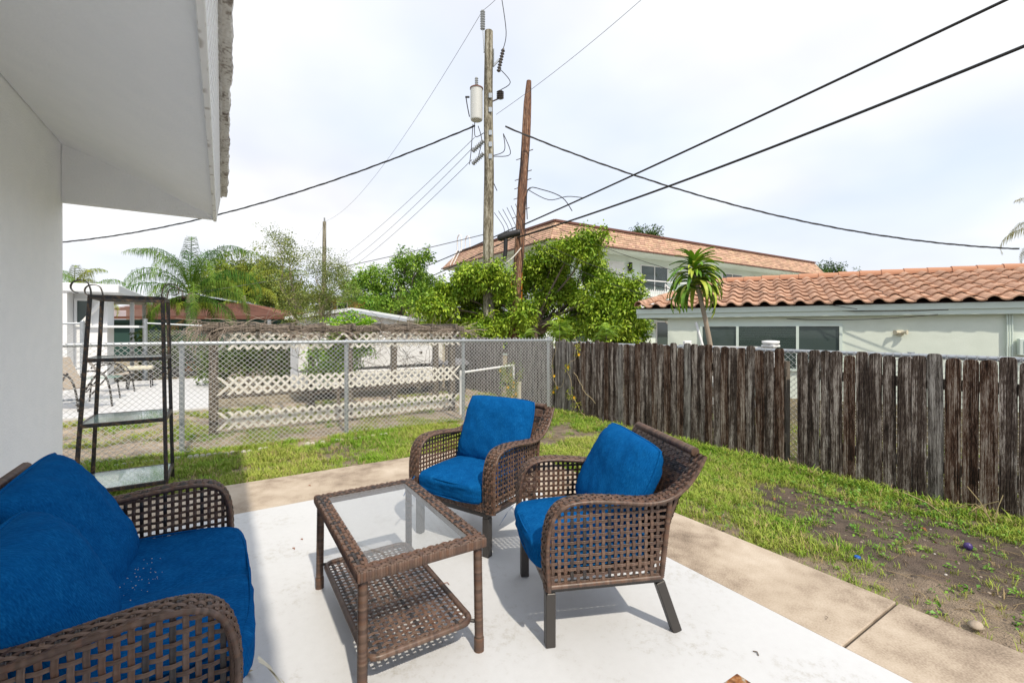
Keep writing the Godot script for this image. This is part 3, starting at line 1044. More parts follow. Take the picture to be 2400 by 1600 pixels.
func build_far_houses():
	var face := Basis(Vector3.UP, deg_to_rad(-32.5))
	# brown hip roof behind the palm: local x across, z towards the camera
	var o := thing("brown_roof_house", "low house with brown shingled hip roof and dark green eaves behind the palm", "house", P(-0.96, -0.06, 29.05))
	o.transform.basis = face
	var mb := MB.new()
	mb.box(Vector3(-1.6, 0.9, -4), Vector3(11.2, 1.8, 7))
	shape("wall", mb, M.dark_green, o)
	mb = MB.new()
	mb.box(Vector3(-1.4, 2.02, 0.0), Vector3(12.2, 0.16, 0.06))
	mb.box(Vector3(4.68, 2.02, -4.0), Vector3(0.06, 0.16, 8.0))
	shape("fascia", mb, M.brown_trim, o)
	mb = MB.new()
	mb.box(Vector3(-1.5, 1.84, -0.15), Vector3(11.8, 0.16, 0.04))
	shape("eave_board", mb, M.dark_green, o)
	var rg := rng_of(31)
	mb = MB.new()
	for r in 14:
		for i in 24:
			var v0 := r / 14.0
			var v1 := (r + 1) / 14.0
			var a := Vector3(-5.8, 2.1, 0)
			var w0 := lerpf(12.2, 6.2, v0)
			var w1 := lerpf(12.2, 6.2, v1)
			var k := rg.randf_range(0.75, 1.15)
			mb.col = Color(k, k, k)
			var xl0 := -7.5 + v0 * 1.5
			var xl1 := -7.5 + v1 * 1.5
			mb.quad(Vector3(xl0 + w0 * i / 24.0, 2.1 + 0.9 * v0 + 0.02, -3.6 * v0), Vector3(xl0 + w0 * (i + 1) / 24.0, 2.1 + 0.9 * v0 + 0.02, -3.6 * v0), Vector3(xl1 + w1 * (i + 1) / 24.0, 2.1 + 0.9 * v1, -3.6 * v1), Vector3(xl1 + w1 * i / 24.0, 2.1 + 0.9 * v1, -3.6 * v1))
	mb.quad(Vector3(4.7, 2.1, 0), Vector3(4.7, 2.1, -7.4), Vector3(0.2, 3.0, -3.62), Vector3(0.2, 3.0, -3.6))
	mb.quad(Vector3(4.7, 2.1, -7.4), Vector3(-7.5, 2.1, -7.4), Vector3(-6.0, 3.0, -3.6), Vector3(0.2, 3.0, -3.6))
	shape("roof", mb, M.roof_brown, o)
	# white shed with a low gable
	o = thing("shed", "small white shed with shallow gabled roof behind the dry vine", "shed", P(3.87, -0.06, 16.5))
	o.transform.basis = face
	mb = MB.new()
	mb.prism(PackedVector2Array([Vector2(-2.0, 0), Vector2(1.55, 0), Vector2(1.55, 1.76), Vector2(0.0, 2.02), Vector2(-2.0, 1.74)]), 3.2, Transform3D(Basis(), Vector3(0, 0, 0)))
	shape("wall", mb, M.plain_white, o)
	mb = MB.new()
	mb.prism(PackedVector2Array([Vector2(-2.3, 1.72), Vector2(0.0, 2.04), Vector2(1.95, 1.72), Vector2(1.95, 1.82), Vector2(0.0, 2.15), Vector2(-2.3, 1.84)]), 3.6, Transform3D(Basis(), Vector3(0, 0, 0.2)))
	shape("roof", mb, M.roof_white, o)
	mb = MB.new()
	mb.prism(PackedVector2Array([Vector2(0.0, 1.99), Vector2(1.95, 1.66), Vector2(1.95, 1.76), Vector2(0.0, 2.09)]), 0.03, Transform3D(Basis(), Vector3(0, 0, 0.235)))
	shape("barge_board", mb, M.roof_gray, o)
	# beige cottage with a red tiled gable
	o = thing("cottage", "beige cottage with dark red tiled roof beside the leafy tree", "house", P(7.1, -0.06, 19.2))
	o.transform.basis = face
	mb = MB.new()
	mb.prism(PackedVector2Array([Vector2(-0.95, 0), Vector2(1.6, 0), Vector2(1.6, 1.6), Vector2(0.0, 2.14), Vector2(-0.95, 1.9)]), 4.0)
	shape("wall", mb, M.beige, o)
	mb = MB.new()
	mb.prism(PackedVector2Array([Vector2(0.0, 2.10), Vector2(1.9, 1.46), Vector2(1.9, 1.56), Vector2(0.0, 2.22)]), 0.08, Transform3D(Basis(), Vector3(0, 0, 0.3)))
	shape("barge_board", mb, M.plain_white, o)
	mb = MB.new()
	for i in 16:
		for j in 5:
			var a := Vector3(0.0 + i * 0.12, 2.2 - i * 0.0405, 0.3 - j * 0.8)
			mb.box(a + Vector3(0.06, 0.02, -0.4), Vector3(0.14, 0.06, 0.78), Basis(Vector3.BACK, -0.32))
	shape("roof", mb, M.roof_red, o)
	# yellow two-storey house far off
	o = thing("yellow_house", "distant yellow house with pale grey roof and dark windows", "house", P(9.5, -0.06, 34.2))
	o.transform.basis = face
	mb = MB.new()
	mb.box(Vector3(0, 1.87, -3), Vector3(8.0, 3.74, 6))
	shape("wall", mb, M.yellow_wall, o)
	mb = MB.new()
	mb.box(Vector3(0.2, 3.8, -2.8), Vector3(8.8, 0.12, 7.0))
	shape("fascia", mb, M.roof_white, o)
	mb = MB.new()
	mb.quad(Vector3(-4.2, 3.87, 0.7), Vector3(4.6, 3.87, 0.7), Vector3(3.0, 4.5, -3), Vector3(-2.4, 4.5, -3))
	mb.quad(Vector3(4.6, 3.87, 0.7), Vector3(4.6, 3.87, -6.3), Vector3(3.0, 4.5, -3), Vector3(3.0, 4.5, -3.01))
	mb.quad(Vector3(-4.2, 3.87, -6.3), Vector3(-4.2, 3.87, 0.7), Vector3(-2.4, 4.5, -3), Vector3(-2.4, 4.5, -3.01))
	shape("roof", mb, M.roof_gray, o)
	for xx in [-3.4, -2.3, 0.2, 2.9]:
		window(o, Transform3D(Basis(), Vector3(xx, 3.0, 0.02)), 0.8, 0.8, 1, [null], M.trim_white, [])
	# cream house far to the side of the palm
	o = thing("cream_house", "cream house front half hidden by palms and scrub", "house", P(-1.2, -0.06, 34.0))
	o.transform.basis = face
	mb = MB.new()
	mb.box(Vector3(0, 1.3, -3), Vector3(9.0, 2.6, 6))
	shape("wall", mb, M.beige, o)
	gable(o, Transform3D(), -5.0, 5.0, 2.6, 3.5, 0.5, -6.5, M.roof_gray)

func build_white_house():
	var floor_ := MB.new()
	floor_.cbox(P(-3.1, -0.06, 12.4), Vector3(5.8, 0.1, 5.85), 0.01)
	structure("neighbour_patio", floor_, M.neighbour_floor)
	var o := thing("white_house", "white flat-roofed house at the far patio with sling chairs", "house", P(-4.6, -0.06, 17.5))
	var at := Transform3D(Basis(), -o.position)
	var mb := MB.new()
	mb.box(P(-4.8, 1.05, 14.65), Vector3(5.0, 2.22, 0.8))
	mb.box(P(-5.3, 1.05, 17.6), Vector3(4.0, 2.2, 5.0))
	shape("wall", mb, M.plain_white, o, at)
	mb = MB.new()
	mb.cbox(P(-4.5, 2.26, 16.7), Vector3(5.0, 0.2, 6.1), 0.02)
	shape("roof", mb, M.roof_white, o, at)
	mb = MB.new()
	mb.box(P(-3.05, 1.05, 13.95), Vector3(0.34, 2.22, 0.5))
	shape("pier", mb, M.plain_white, o, at)
	mb = MB.new()
	mb.bar(P(-2.75, 1.45, 14.2), P(-2.25, 2.1, 13.9), 0.06, 0.06)
	shape("bracket", mb, M.trim_white, o, at)
	mb = MB.new()
	mb.box(P(-2.2, 1.40, 14.6), Vector3(1.0, 0.05, 0.9))
	shape("awning", mb, M.roof_white, o, at)
	window(o, at * Transform3D(Basis(), P(-2.72, 1.72, 14.23)), 0.3, 0.65, 1, [null], M.trim_white, [])
	window(o, at * Transform3D(Basis(Vector3.UP, PI / 2), P(-3.27, 1.3, 17.6)), 1.6, 1.0, 2, [null, null], M.trim_white, [])
	for b in [17.0, 19.4]:
		mb = MB.new()
		mb.box(P(-2.2, 1.05, b), Vector3(0.09, 2.22, 0.09))
		shape("post", mb, M.plain_white, o, at)

# ---------------------------------------------------------------- fences

func picket_mesh(w: float, h: float, s: int) -> ArrayMesh:
	var rg := rng_of(500 + s)
	var pts := PackedVector2Array()
	var wob := rg.randf_range(-0.006, 0.006)
	pts.append(Vector2(-w / 2, -0.03)); pts.append(Vector2(w / 2, -0.03))
	for i in 4:
		var t := (i + 1) / 5.0
		pts.append(Vector2(w / 2 + wob * sin(t * PI) + rg.randf_range(-0.0015, 0.0015), h * t * 0.97))
	var r := w * 0.46
	for i in 7:
		var an := PI * i / 6.0
		var q := Vector2(cos(an), sin(an))
		pts.append(Vector2(q.x * (w / 2 - r) * 1.0 + signf(q.x) * r * pow(absf(q.x), 0.5) * 0.98 + wob * 0.2, h - r * 0.95 + r * 0.95 * pow(q.y, 0.8) + rg.randf_range(-0.003, 0.003)))
	for i in 4:
		var t := (4 - i) / 5.0
		pts.append(Vector2(-w / 2 + wob * sin(t * PI) + rg.randf_range(-0.0015, 0.0015), h * t * 0.97))
	var mb := MB.new()
	mb.prism(pts, 0.017, Transform3D(), 1.0, 1.0, Vector2(rg.randf() * 3.0, rg.randf() * 3.0))
	return mb.mesh()

func build_wood_fence():
	var meshes := []
	for i in 16: meshes.append(picket_mesh(0.0915 + 0.004 * sin(i * 2.3), 1.165 + 0.02 * sin(i * 1.7), i))
	var rg := rng_of(55)
	var runs := [[-1.2, 2.30, "weathered dark brown picket fence run at the near end past the gap"], [2.425, 6.15, "weathered dark brown picket fence run between the gap and the wire fence"], [6.27, 10.3, "weathered grey picket fence run behind the wire fence corner"]]
	for k in 3:
		var b0: float = runs[k][0]
		var b1: float = runs[k][1]
		var o := thing("picket_fence", runs[k][2], "fence", P(4.84, -0.06, (b0 + b1) / 2), 0.0, "wooden picket fence runs")
		var b := b0
		while b < b1:
			var w := 0.1
			var far := clampf((b - 1.0) / 5.0, 0, 1)
			var m := 0
			var q := rg.randf()
			if b > 6.2: m = 2
			elif b > 5.7: m = 2 if q < 0.7 else 0
			else: m = 1 if q < 0.3 else (2 if q > 0.95 else 0)
			var tf := Transform3D(Basis(Vector3.UP, -PI / 2 + rg.randf_range(-0.02, 0.02)) * Basis(Vector3.BACK, rg.randf_range(-0.006, 0.006)), Vector3(rg.randf_range(-0.004, 0.004), 0.02 + rg.randf_range(-0.018, 0.014) + 0.02 * far, (b0 + b1) / 2 - b - 0.05))
			if b < 7.75 or b > 7.95: shape("picket", meshes[rg.randi_range(0, 15)], M["picket%d" % m], o, tf)
			b += w + rg.randf_range(-0.003, 0.003)
		for y in [0.28, 0.95]:
			var mb := MB.new()
			mb.box(Vector3(0.045, y, 0), Vector3(0.038, 0.085, b1 - b0 + 0.02))
			shape("rail", mb, M.timber, o)
		var n := int((b1 - b0) / 2.2) + 1
		for i in n + 1:
			var mb := MB.new()
			mb.box(Vector3(0.11, 0.5, lerpf((b1 - b0) / 2 - 0.06, -(b1 - b0) / 2 + 0.06, float(i) / n)), Vector3(0.088, 1.12, 0.088))
			shape("post", mb, M.timber, o)

# woven wire netting hung between a and b
func netting(a: Vector3, b: Vector3, h: float, r := 0.0024, px := 0.03, py := 0.0285, barbs := true) -> MB:
	var mb := MB.new()
	var d := (b - a)
	var L := d.length()
	d /= L
	var nrm := d.cross(Vector3.UP)
	var n := int(L / px)
	var rows := int(h / py)
	for i in n:
		for j in rows:
			var s := (i + j) % 2
			var p := a + d * (px * (i + s)) + Vector3(0, py * j, 0)
			var q := a + d * (px * (i + 1 - s)) + Vector3(0, py * (j + 1), 0)
			var t := (q - p).normalized()
			var u := t.cross(nrm)
			var lift := nrm * (0.0018 if s == 0 else -0.0018)
			var off := [nrm * r, u * r * 0.87 - nrm * r * 0.5, -u * r * 0.87 - nrm * r * 0.5]
			var base := mb.v.size()
			for k in 3:
				mb.vert(p + lift + off[k], off[k] / r); mb.vert(q + lift + off[k], off[k] / r)
			for k in 3:
				var k2 := (k + 1) % 3
				mb.ix.append_array(PackedInt32Array([base + k * 2, base + k * 2 + 1, base + k2 * 2, base + k2 * 2, base + k * 2 + 1, base + k2 * 2 + 1]))
	if barbs:
		for i in range(0, n, 2):
			var p := a + d * (px * (i + 1)) + Vector3(0, py * rows, 0)
			mb.bar(p + d * -0.006 + Vector3(0, -0.005, 0), p + d * 0.006 + Vector3(0, 0.03, 0), 0.004, 0.004)
			mb.bar(p + d * 0.006 + Vector3(0, -0.005, 0), p + d * -0.006 + Vector3(0, 0.03, 0), 0.004, 0.004)
	return mb

func build_chain_link():
	var o := thing("chain_link_fence", "galvanised chain-link fence with steel posts across the back lawn", "fence", P(1.5, -0.06, 6.22))
	var at := Transform3D(Basis(), -o.position)
	var mb := MB.new()
	mb.tube(PackedVector3Array([P(-2.6, 1.172, 6.22), P(-0.38, 1.174, 6.22), P(1.385, 1.168, 6.22), P(3.1, 1.158, 6.22), P(4.78, 1.145, 6.22)]), 0.021, 12)
	for x in [0.4, 2.6]: mb.tube(PackedVector3Array([P(x, 1.171 - 0.004 * x, 6.22), P(x + 0.14, 1.171 - 0.004 * x, 6.22)]), 0.0235, 12)
	shape("top_rail", mb, M.galvanised, o, at)
	for x in [-2.15, -0.38, 1.385, 3.1, 4.72]:
		mb = MB.new()
		mb.tube(PackedVector3Array([P(x, -0.12, 6.25), P(x, 1.13, 6.25)]), 0.026, 12)
		mb.tube(PackedVector3Array([P(x, 1.10, 6.25), P(x, 1.14, 6.25), P(x, 1.185, 6.235), P(x, 1.20, 6.225)]), PackedFloat32Array([0.03, 0.031, 0.03, 0.012]), 12)
		shape("post", mb, M.galvanised, o, at)
	stuff(shape("netting", netting(P(-2.0, -0.03, 6.192), P(4.76, -0.03, 6.192), 1.2), M.wire_mesh, o, at))
	# tall gate end beside the white house
	o = thing("wire_gate", "tall chain-link gate panel with steel posts by the white house corner", "gate", P(-2.5, -0.06, 11.3))
	at = Transform3D(Basis(), -o.position)
	for x in [-3.3, -2.17]:
		mb = MB.new()
		mb.tube(PackedVector3Array([P(x, -0.06, 11.3), P(x, 1.47, 11.3), P(x, 1.5, 11.3)]), PackedFloat32Array([0.035, 0.035, 0.015]), 8)
		shape("post", mb, M.galvanised, o, at)
	mb = MB.new()
	for y in [0.05, 0.62, 1.44]: mb.tube(PackedVector3Array([P(-3.3, y, 11.3), P(-2.17, y, 11.3)]), 0.02, 8)
	shape("frame", mb, M.galvanised, o, at)
	stuff(shape("netting", netting(P(-3.3, 0.0, 11.28), P(-2.17, 0.0, 11.28), 1.44, 0.002, 0.03, 0.0285, false), M.wire_mesh, o, at))
	# neighbour's fence beyond the lattice
	o = thing("back_wire_fence", "short chain-link fence overgrown beside the far white patio", "fence", P(-0.9, -0.06, 15.6))
	at = Transform3D(Basis(), -o.position)
	for x in [-1.75, 1.2]:
		mb = MB.new()
		mb.tube(PackedVector3Array([P(x, -0.06, 15.6), P(x, 1.62, 15.6)]), 0.055, 8)
		shape("post", mb, M.galvanised, o, at)
	mb = MB.new()
	mb.tube(PackedVector3Array([P(-1.75, 1.5, 15.6), P(1.2, 1.35, 15.6)]), 0.025, 8)
	shape("top_rail", mb, M.galvanised, o, at)
	stuff(shape("netting", netting(P(-1.75, 0, 15.58), P(1.2, 0, 15.58), 1.35, 0.0025, 0.04, 0.04, false), M.wire_mesh, o, at))
	# mesh seen through the gap and above the pickets
	o = thing("side_wire_fence", "chain-link fence standing behind the wooden pickets", "fence", P(5.12, -0.06, 2.6))
	at = Transform3D(Basis(), -o.position)
	mb = MB.new()
	mb.tube(PackedVector3Array([P(5.12, 1.10, -1.0), P(5.12, 1.10, 6.1)]), 0.021, 8)
	shape("top_rail", mb, M.galvanised, o, at)
	for b in [-0.9, 1.5, 3.9, 6.0]:
		mb = MB.new()
		mb.tube(PackedVector3Array([P(5.15, -0.06, b), P(5.15, 1.13, b)]), 0.026, 8)
		shape("post", mb, M.galvanised, o, at)
	stuff(shape("netting", netting(P(5.09, -0.02, -1.0), P(5.09, -0.02, 6.1), 1.14), M.wire_mesh, o, at))

func build_pergola():
	var o := thing("lattice_screen", "timber screen with three bands of white lattice behind the wire fence", "trellis", P(1.6, -0.06, 7.1))
	var at := Transform3D(Basis(), -o.position)
	var mb: MB
	for x in [-0.1, 1.62, 3.33]:
		mb = MB.new()
		mb.cbox(P(x, 0.66, 7.16), Vector3(0.1, 1.44, 0.1), 0.008)
		shape("post", mb, M.timber, o, at)
	for x in [-0.1, 1.3, 2.75, 3.6]:
		mb = MB.new()
		mb.cbox(P(x, 0.66, 8.5), Vector3(0.1, 1.44, 0.1), 0.008)
		shape("post", mb, M.timber, o, at)
	for bb in [7.09, 8.5]:
		mb = MB.new()
		mb.cbox(P(1.65, 1.345, bb), Vector3(3.75, 0.09, 0.04), 0.006)
		shape("beam", mb, M.timber, o, at)
	for i in 9:
		mb = MB.new()
		mb.cbox(P(-0.02 + i * 0.42, 1.375, 7.75), Vector3(0.045, 0.1, 1.55), 0.006)
		shape("rafter", mb, M.timber, o, at)
	mb = MB.new()
	mb.cbox(P(1.75, 0.30, 8.46), Vector3(3.6, 0.1, 0.05), 0.006)
	shape("rail", mb, M.timber, o, at)
	# lattice slats: each a thin board on the slant, two layers
	var hgt := 0.235
	var w := 0.031
	var sl := []
	for s in [1.0, -1.0]:
		var g := MB.new()
		var hw := w * 0.7071
		g.prism(PackedVector2Array([Vector2(-hw - s * hgt / 2, -hgt / 2), Vector2(hw - s * hgt / 2, -hgt / 2), Vector2(hw + s * hgt / 2, hgt / 2), Vector2(-hw + s * hgt / 2, hgt / 2)]), 0.006, Transform3D())
		sl.append(g.mesh())
	var rg := rng_of(66)
	for yb in [0.128, 0.585, 1.18]:
		for i in 33:
			for s in 2:
				var x := -0.04 + i * 0.112 + (0.0 if s == 0 else 0.005)
				if x < -0.02 or x > 3.36: continue
				if yb == 1.18 and x > 1.3 and x < 1.75 and rg.randf() < 0.6: continue
				shape("slat", sl[s], M.lattice_white, o, at * Transform3D(Basis(), P(x, yb + rg.randf_range(-0.002, 0.002) - 0.012 * sin(x), 7.085 + 0.008 * s)))
	# dry vine thrown over it
	mb = MB.new()
	rg = rng_of(67)
	for i in 760:
		var x := rg.randf_range(-0.3, 3.6)
		if x > 1.2 and x < 1.9 and rg.randf() < 0.6: continue
		var y := 1.325 + rg.randf_range(-0.09, 0.06) + (0.07 if x < 0.6 else 0.0) * rg.randf()
		var b := rg.randf_range(6.98, 7.35)
		var p := P(x, y, b)
		var dir := Vector3(rg.randf_range(-1, 1), rg.randf_range(-0.25, 0.22), rg.randf_range(-0.5, 0.5)).normalized()
		var path := PackedVector3Array()
		var droop := rg.randf_range(0.02, 0.14)
		if x < 0.15 and rg.randf() < 0.7:
			droop = rg.randf_range(0.22, 0.5); dir.x = -absf(dir.x) * 0.5
		for k in 7:
			path.append(p)
			p += dir * rg.randf_range(0.045, 0.085)
			dir = (dir + Vector3(rg.randf_range(-0.3, 0.3), -droop + rg.randf_range(-0.2, 0.2), rg.randf_range(-0.25, 0.25))).normalized()
			if p.y < 0.0: break
		var k2 := rg.randf_range(0.6, 1.35)
		mb.col = Color(0.34 * k2, 0.275 * k2, 0.225 * k2)
		mb.tube(path, rg.randf_range(0.002, 0.0045), 3, false)
	for i in 260:
		var x := rg.randf_range(-0.1, 3.4)
		if rg.randf() < 0.55: x = rg.randf_range(1.7, 3.3)
		var p := P(x, rg.randf_range(0.25, 1.3), rg.randf_range(7.12, 7.55))
		var dir := Vector3(rg.randf_range(-1, 1), rg.randf_range(-1, 0.6), rg.randf_range(-0.3, 0.3)).normalized()
		var path := PackedVector3Array()
		for k in 8:
			path.append(p)
			p += dir * 0.07
			dir = (dir + Vector3(rg.randf_range(-0.35, 0.35), rg.randf_range(-0.35, 0.3), rg.randf_range(-0.2, 0.2))).normalized()
			if p.y < 0.0: break
		var k2 := rg.randf_range(0.5, 1.1)
		mb.col = Color(0.20 * k2, 0.155 * k2, 0.125 * k2)
		mb.tube(path, rg.randf_range(0.002, 0.004), 3, false)
	var v = stuff(shape("dry_vine", mb, M.dry_vine))
	tag(v, "tangle of dry grey vine stems draped over the lattice screen", "vine")
	# white trailer parked behind it
	var tr := thing("box_trailer", "white panelled trailer parked behind the lattice screen", "trailer", P(3.1, -0.06, 9.3))
	mb = MB.new()
	mb.prism(PackedVector2Array([Vector2(-1.9, 0.62), Vector2(0.72, 0.66), Vector2(0.78, 0.85), Vector2(0.78, 0.98), Vector2(0.58, 1.2), Vector2(-1.9, 1.2)]), 1.2)
	shape("upper_body", mb, M.plain_white, tr)
	mb = MB.new()
	mb.cbox(Vector3(-0.55, 0.41, -0.62), Vector3(2.7, 0.34, 1.2), 0.02)
	shape("lower_body", mb, M.plain_white, tr)
	mb = MB.new()
	mb.box(Vector3(-0.55, 0.20, -0.6), Vector3(2.75, 0.08, 1.1))
	mb.box(Vector3(0.5, 0.90, 0.004), Vector3(0.06, 0.05, 0.012))
	shape("chassis", mb, M.timber, tr)
	for x in [-1.4, 0.3]:
		mb = MB.new()
		mb.tube(PackedVector3Array([Vector3(x, 0.16, -0.1), Vector3(x, 0.16, -0.3)]), 0.16, 14)
		shape("wheel", mb, M.black_rubber, tr)
	for x in [1.05, 1.28]:
		mb = MB.new()
		mb.cbox(Vector3(x, 0.62, -0.3), Vector3(0.16, 1.1, 0.03), 0.004)
		shape("side_board", mb, M.lattice_white if x < 1.1 else M.timber, tr)
	# bins in the shade by the far fence run
	for q in [[4.35, 9.1, "black wheeled rubbish bin standing against the grey pickets"], [3.95, 9.6, "dark rubbish bin with domed lid beside the black bin"]]:
		var bn := thing("rubbish_bin", q[2], "bin", P(q[0], -0.06, q[1]), 0.3)
		mb = MB.new()
		mb.tube(PackedVector3Array([Vector3(0, 0, 0), Vector3(0, 0.62, 0)]), PackedFloat32Array([0.2, 0.27]), 12)
		shape("body", mb, M.black_rubber, bn)
		mb = MB.new()
		mb.tube(PackedVector3Array([Vector3(0, 0.62, 0), Vector3(0, 0.66, 0), Vector3(0, 0.73, 0), Vector3(0, 0.76, 0)]), PackedFloat32Array([0.29, 0.29, 0.2, 0.05]), 12)
		shape("lid", mb, M.cable_gray, bn)

# ---------------------------------------------------------------- plants

const CROWN_BIG = [ [5.45, 2.33, 11.96, 0.36], [6.13, 2.86, 11.95, 0.37], [6.10, 2.89, 11.11, 0.42], [7.69, 2.45, 12.32, 0.50], [8.18, 3.42, 11.61, 0.38], [8.43, 3.66, 10.85, 0.40], [8.40, 3.71, 9.92, 0.36], [8.71, 3.66, 9.83, 0.53], [9.17, 3.10, 11.14, 0.50], [9.92, 2.83, 10.59, 0.38], [9.53, 1.97, 9.56, 0.47], [9.59, 1.75, 10.62, 0.51], [8.67, 2.03, 11.59, 0.36], [7.43, 1.36, 11.67, 0.47], [6.35, 1.74, 12.10, 0.38], [5.51, 1.80, 12.55, 0.36], [10.87, 1.29, 10.33, 0.51], [8.45, 2.51, 10.87, 0.40], [8.25, 2.99, 11.94, 0.45], [7.19, 2.30, 12.54, 0.51], [8.93, 2.25, 10.46, 0.42], [6.22, 2.26, 12.42, 0.43], [7.11, 1.78, 10.71, 0.40], [8.64, 3.37, 11.44, 0.35], [8.96, 2.30, 9.23, 0.47], [8.40, 1.35, 10.20, 0.45], [6.95, 1.74, 11.62, 0.41], [6.27, 1.36, 13.43, 0.38], [10.07, 2.23, 9.49, 0.38], [9.61, 3.24, 10.35, 0.40], [9.71, 1.73, 9.56, 0.49], [9.76, 2.34, 9.44, 0.45], [10.99, 1.70, 10.18, 0.36], [4.94, 1.95, 11.83, 0.39], [5.66, 1.42, 13.21, 0.46], [5.81, 2.57, 11.74, 0.41], [6.52, 2.62, 11.13, 0.43], [6.17, 1.35, 11.00, 0.48], [8.23, 1.29, 11.91, 0.53], [8.59, 2.81, 11.27, 0.53], [8.82, 1.35, 9.25, 0.40], [10.63, 0.95, 10.57, 0.50] ]
const CROWN_MID = [ [4.65, 3.29, 18.21, 0.63], [4.57, 2.90, 18.66, 0.60], [5.02, 2.69, 17.75, 0.45], [5.45, 2.96, 17.77, 0.43], [5.77, 3.53, 17.44, 0.63], [6.02, 4.02, 17.19, 0.40], [6.34, 3.92, 16.44, 0.44], [6.63, 3.44, 17.65, 0.49], [6.70, 3.10, 16.68, 0.42], [6.23, 2.77, 18.29, 0.50], [5.12, 2.27, 17.52, 0.41], [6.01, 2.42, 16.67, 0.44], [5.78, 2.14, 18.00, 0.44], [4.77, 2.09, 17.43, 0.52], [6.46, 2.52, 16.75, 0.64], [6.67, 2.67, 16.38, 0.53] ]
const CROWN_THIN = [ [1.10, 3.41, 12.01, 0.32], [1.27, 3.24, 12.10, 0.34], [0.97, 2.99, 11.58, 0.32], [1.28, 2.77, 11.20, 0.32], [1.18, 2.51, 11.46, 0.42], [1.44, 2.46, 11.84, 0.34], [1.44, 2.11, 11.09, 0.29], [1.26, 2.02, 11.40, 0.28], [1.46, 1.73, 11.26, 0.41], [1.37, 1.54, 11.24, 0.25] ]
const CROWN_THIN2 = [ [2.38, 3.07, 12.52, 0.37], [2.54, 2.80, 12.49, 0.34], [2.24, 2.57, 12.59, 0.39], [2.32, 2.23, 12.44, 0.41], [2.04, 2.11, 12.33, 0.28], [2.49, 2.46, 11.77, 0.43], [2.05, 2.79, 12.71, 0.44], [2.15, 1.83, 12.11, 0.39], [1.85, 1.90, 12.74, 0.39], [1.99, 1.63, 12.66, 0.37], [2.57, 2.11, 12.14, 0.40] ]
const CROWN_SCRUB = [ [-0.01, 3.64, 35.66, 1.60], [1.03, 4.16, 38.26, 1.00], [2.07, 3.86, 37.67, 1.62], [3.00, 3.47, 35.64, 0.98], [1.80, 4.75, 37.50, 1.04], [2.59, 5.09, 37.33, 1.42], [3.23, 3.58, 32.61, 1.07], [0.49, 4.94, 37.08, 1.35], [4.29, 3.04, 35.19, 1.60], [3.06, 2.51, 33.47, 0.95], [2.32, 2.92, 37.28, 0.96] ]
const BRIGHT = [ [1.46, 0.93, 7.83, 0.16], [1.63, 1.14, 7.70, 0.23], [1.81, 1.21, 7.61, 0.21], [1.93, 1.31, 7.54, 0.17], [1.57, 0.79, 7.71, 0.18], [1.75, 0.86, 7.65, 0.23], [1.38, 0.73, 7.77, 0.20], [1.84, 1.07, 7.35, 0.15], [1.27, 0.90, 7.87, 0.20], [1.52, 1.27, 7.79, 0.21], [1.65, 1.38, 7.50, 0.19], [1.83, 1.41, 7.56, 0.20] ]

# a spray of leaves about a twig
func leaf_spray(s: int, count: int, leaf_len: float, leaf_w: float, spread: float, droop := 0.3) -> ArrayMesh:
	var rg := rng_of(s)
	var mb := MB.new()
	for i in count:
		var dir := Vector3(rg.randf_range(-1, 1), rg.randf_range(-0.7, 0.9), rg.randf_range(-1, 1)).normalized()
		var base := dir * spread * rg.randf_range(0.15, 1.0)
		var out := (dir + Vector3(rg.randf_range(-0.5, 0.5), -droop + rg.randf_range(-0.4, 0.4), rg.randf_range(-0.5, 0.5))).normalized()
		var side := out.cross(Vector3(rg.randf_range(-0.4, 0.4), 1, rg.randf_range(-0.4, 0.4))).normalized()
		var nn := side.cross(out).normalized()
		if nn.y < 0: nn = -nn
		var l := leaf_len * rg.randf_range(0.7, 1.2)
		var k := rg.randf_range(0.78, 1.2)
		mb.col = Color(k * rg.randf_range(0.85, 1.25), k, k * rg.randf_range(0.7, 1.1))
		var tip := base + out * l - Vector3(0, l * 0.2, 0)
		var m := base + out * l * 0.45
		var a := m + side * leaf_w * 0.5 + nn * leaf_w * 0.18
		var c := m - side * leaf_w * 0.5 + nn * leaf_w * 0.18
		var na := (nn - side * 0.35).normalized()
		var nc := (nn + side * 0.35).normalized()
		var i0 := mb.v.size()
		mb.vert(base, na); mb.vert(a, na); mb.vert(tip, na)
		mb.vert(base, nc); mb.vert(tip, nc); mb.vert(c, nc)
		mb.ix.append_array(PackedInt32Array([i0, i0 + 1, i0 + 2, i0 + 3, i0 + 4, i0 + 5]))
	return mb.mesh()

func scatter(called, parent, mesh, mat_, xfs: Array, cols: Array) -> MultiMeshInstance3D:
	var mm := MultiMesh.new()
	mm.transform_format = MultiMesh.TRANSFORM_3D
	mm.use_colors = true
	mm.mesh = mesh
	mm.instance_count = xfs.size()
	for i in xfs.size():
		mm.set_instance_transform(i, xfs[i])
		mm.set_instance_color(i, cols[i])
	var o := MultiMeshInstance3D.new()
	o.multimesh = mm
	o.material_override = mat_
	if parent == null:
		o.name = numbered(called)
		add_child(o)
	else:
		o.name = called
		parent.add_child(o, true)
	return o

func turned(rg: RandomNumberGenerator, sc: float) -> Basis:
	return Basis.from_euler(Vector3(rg.randf_range(-0.6, 0.6), rg.randf() * TAU, rg.randf_range(-0.6, 0.6))).scaled(Vector3.ONE * sc)

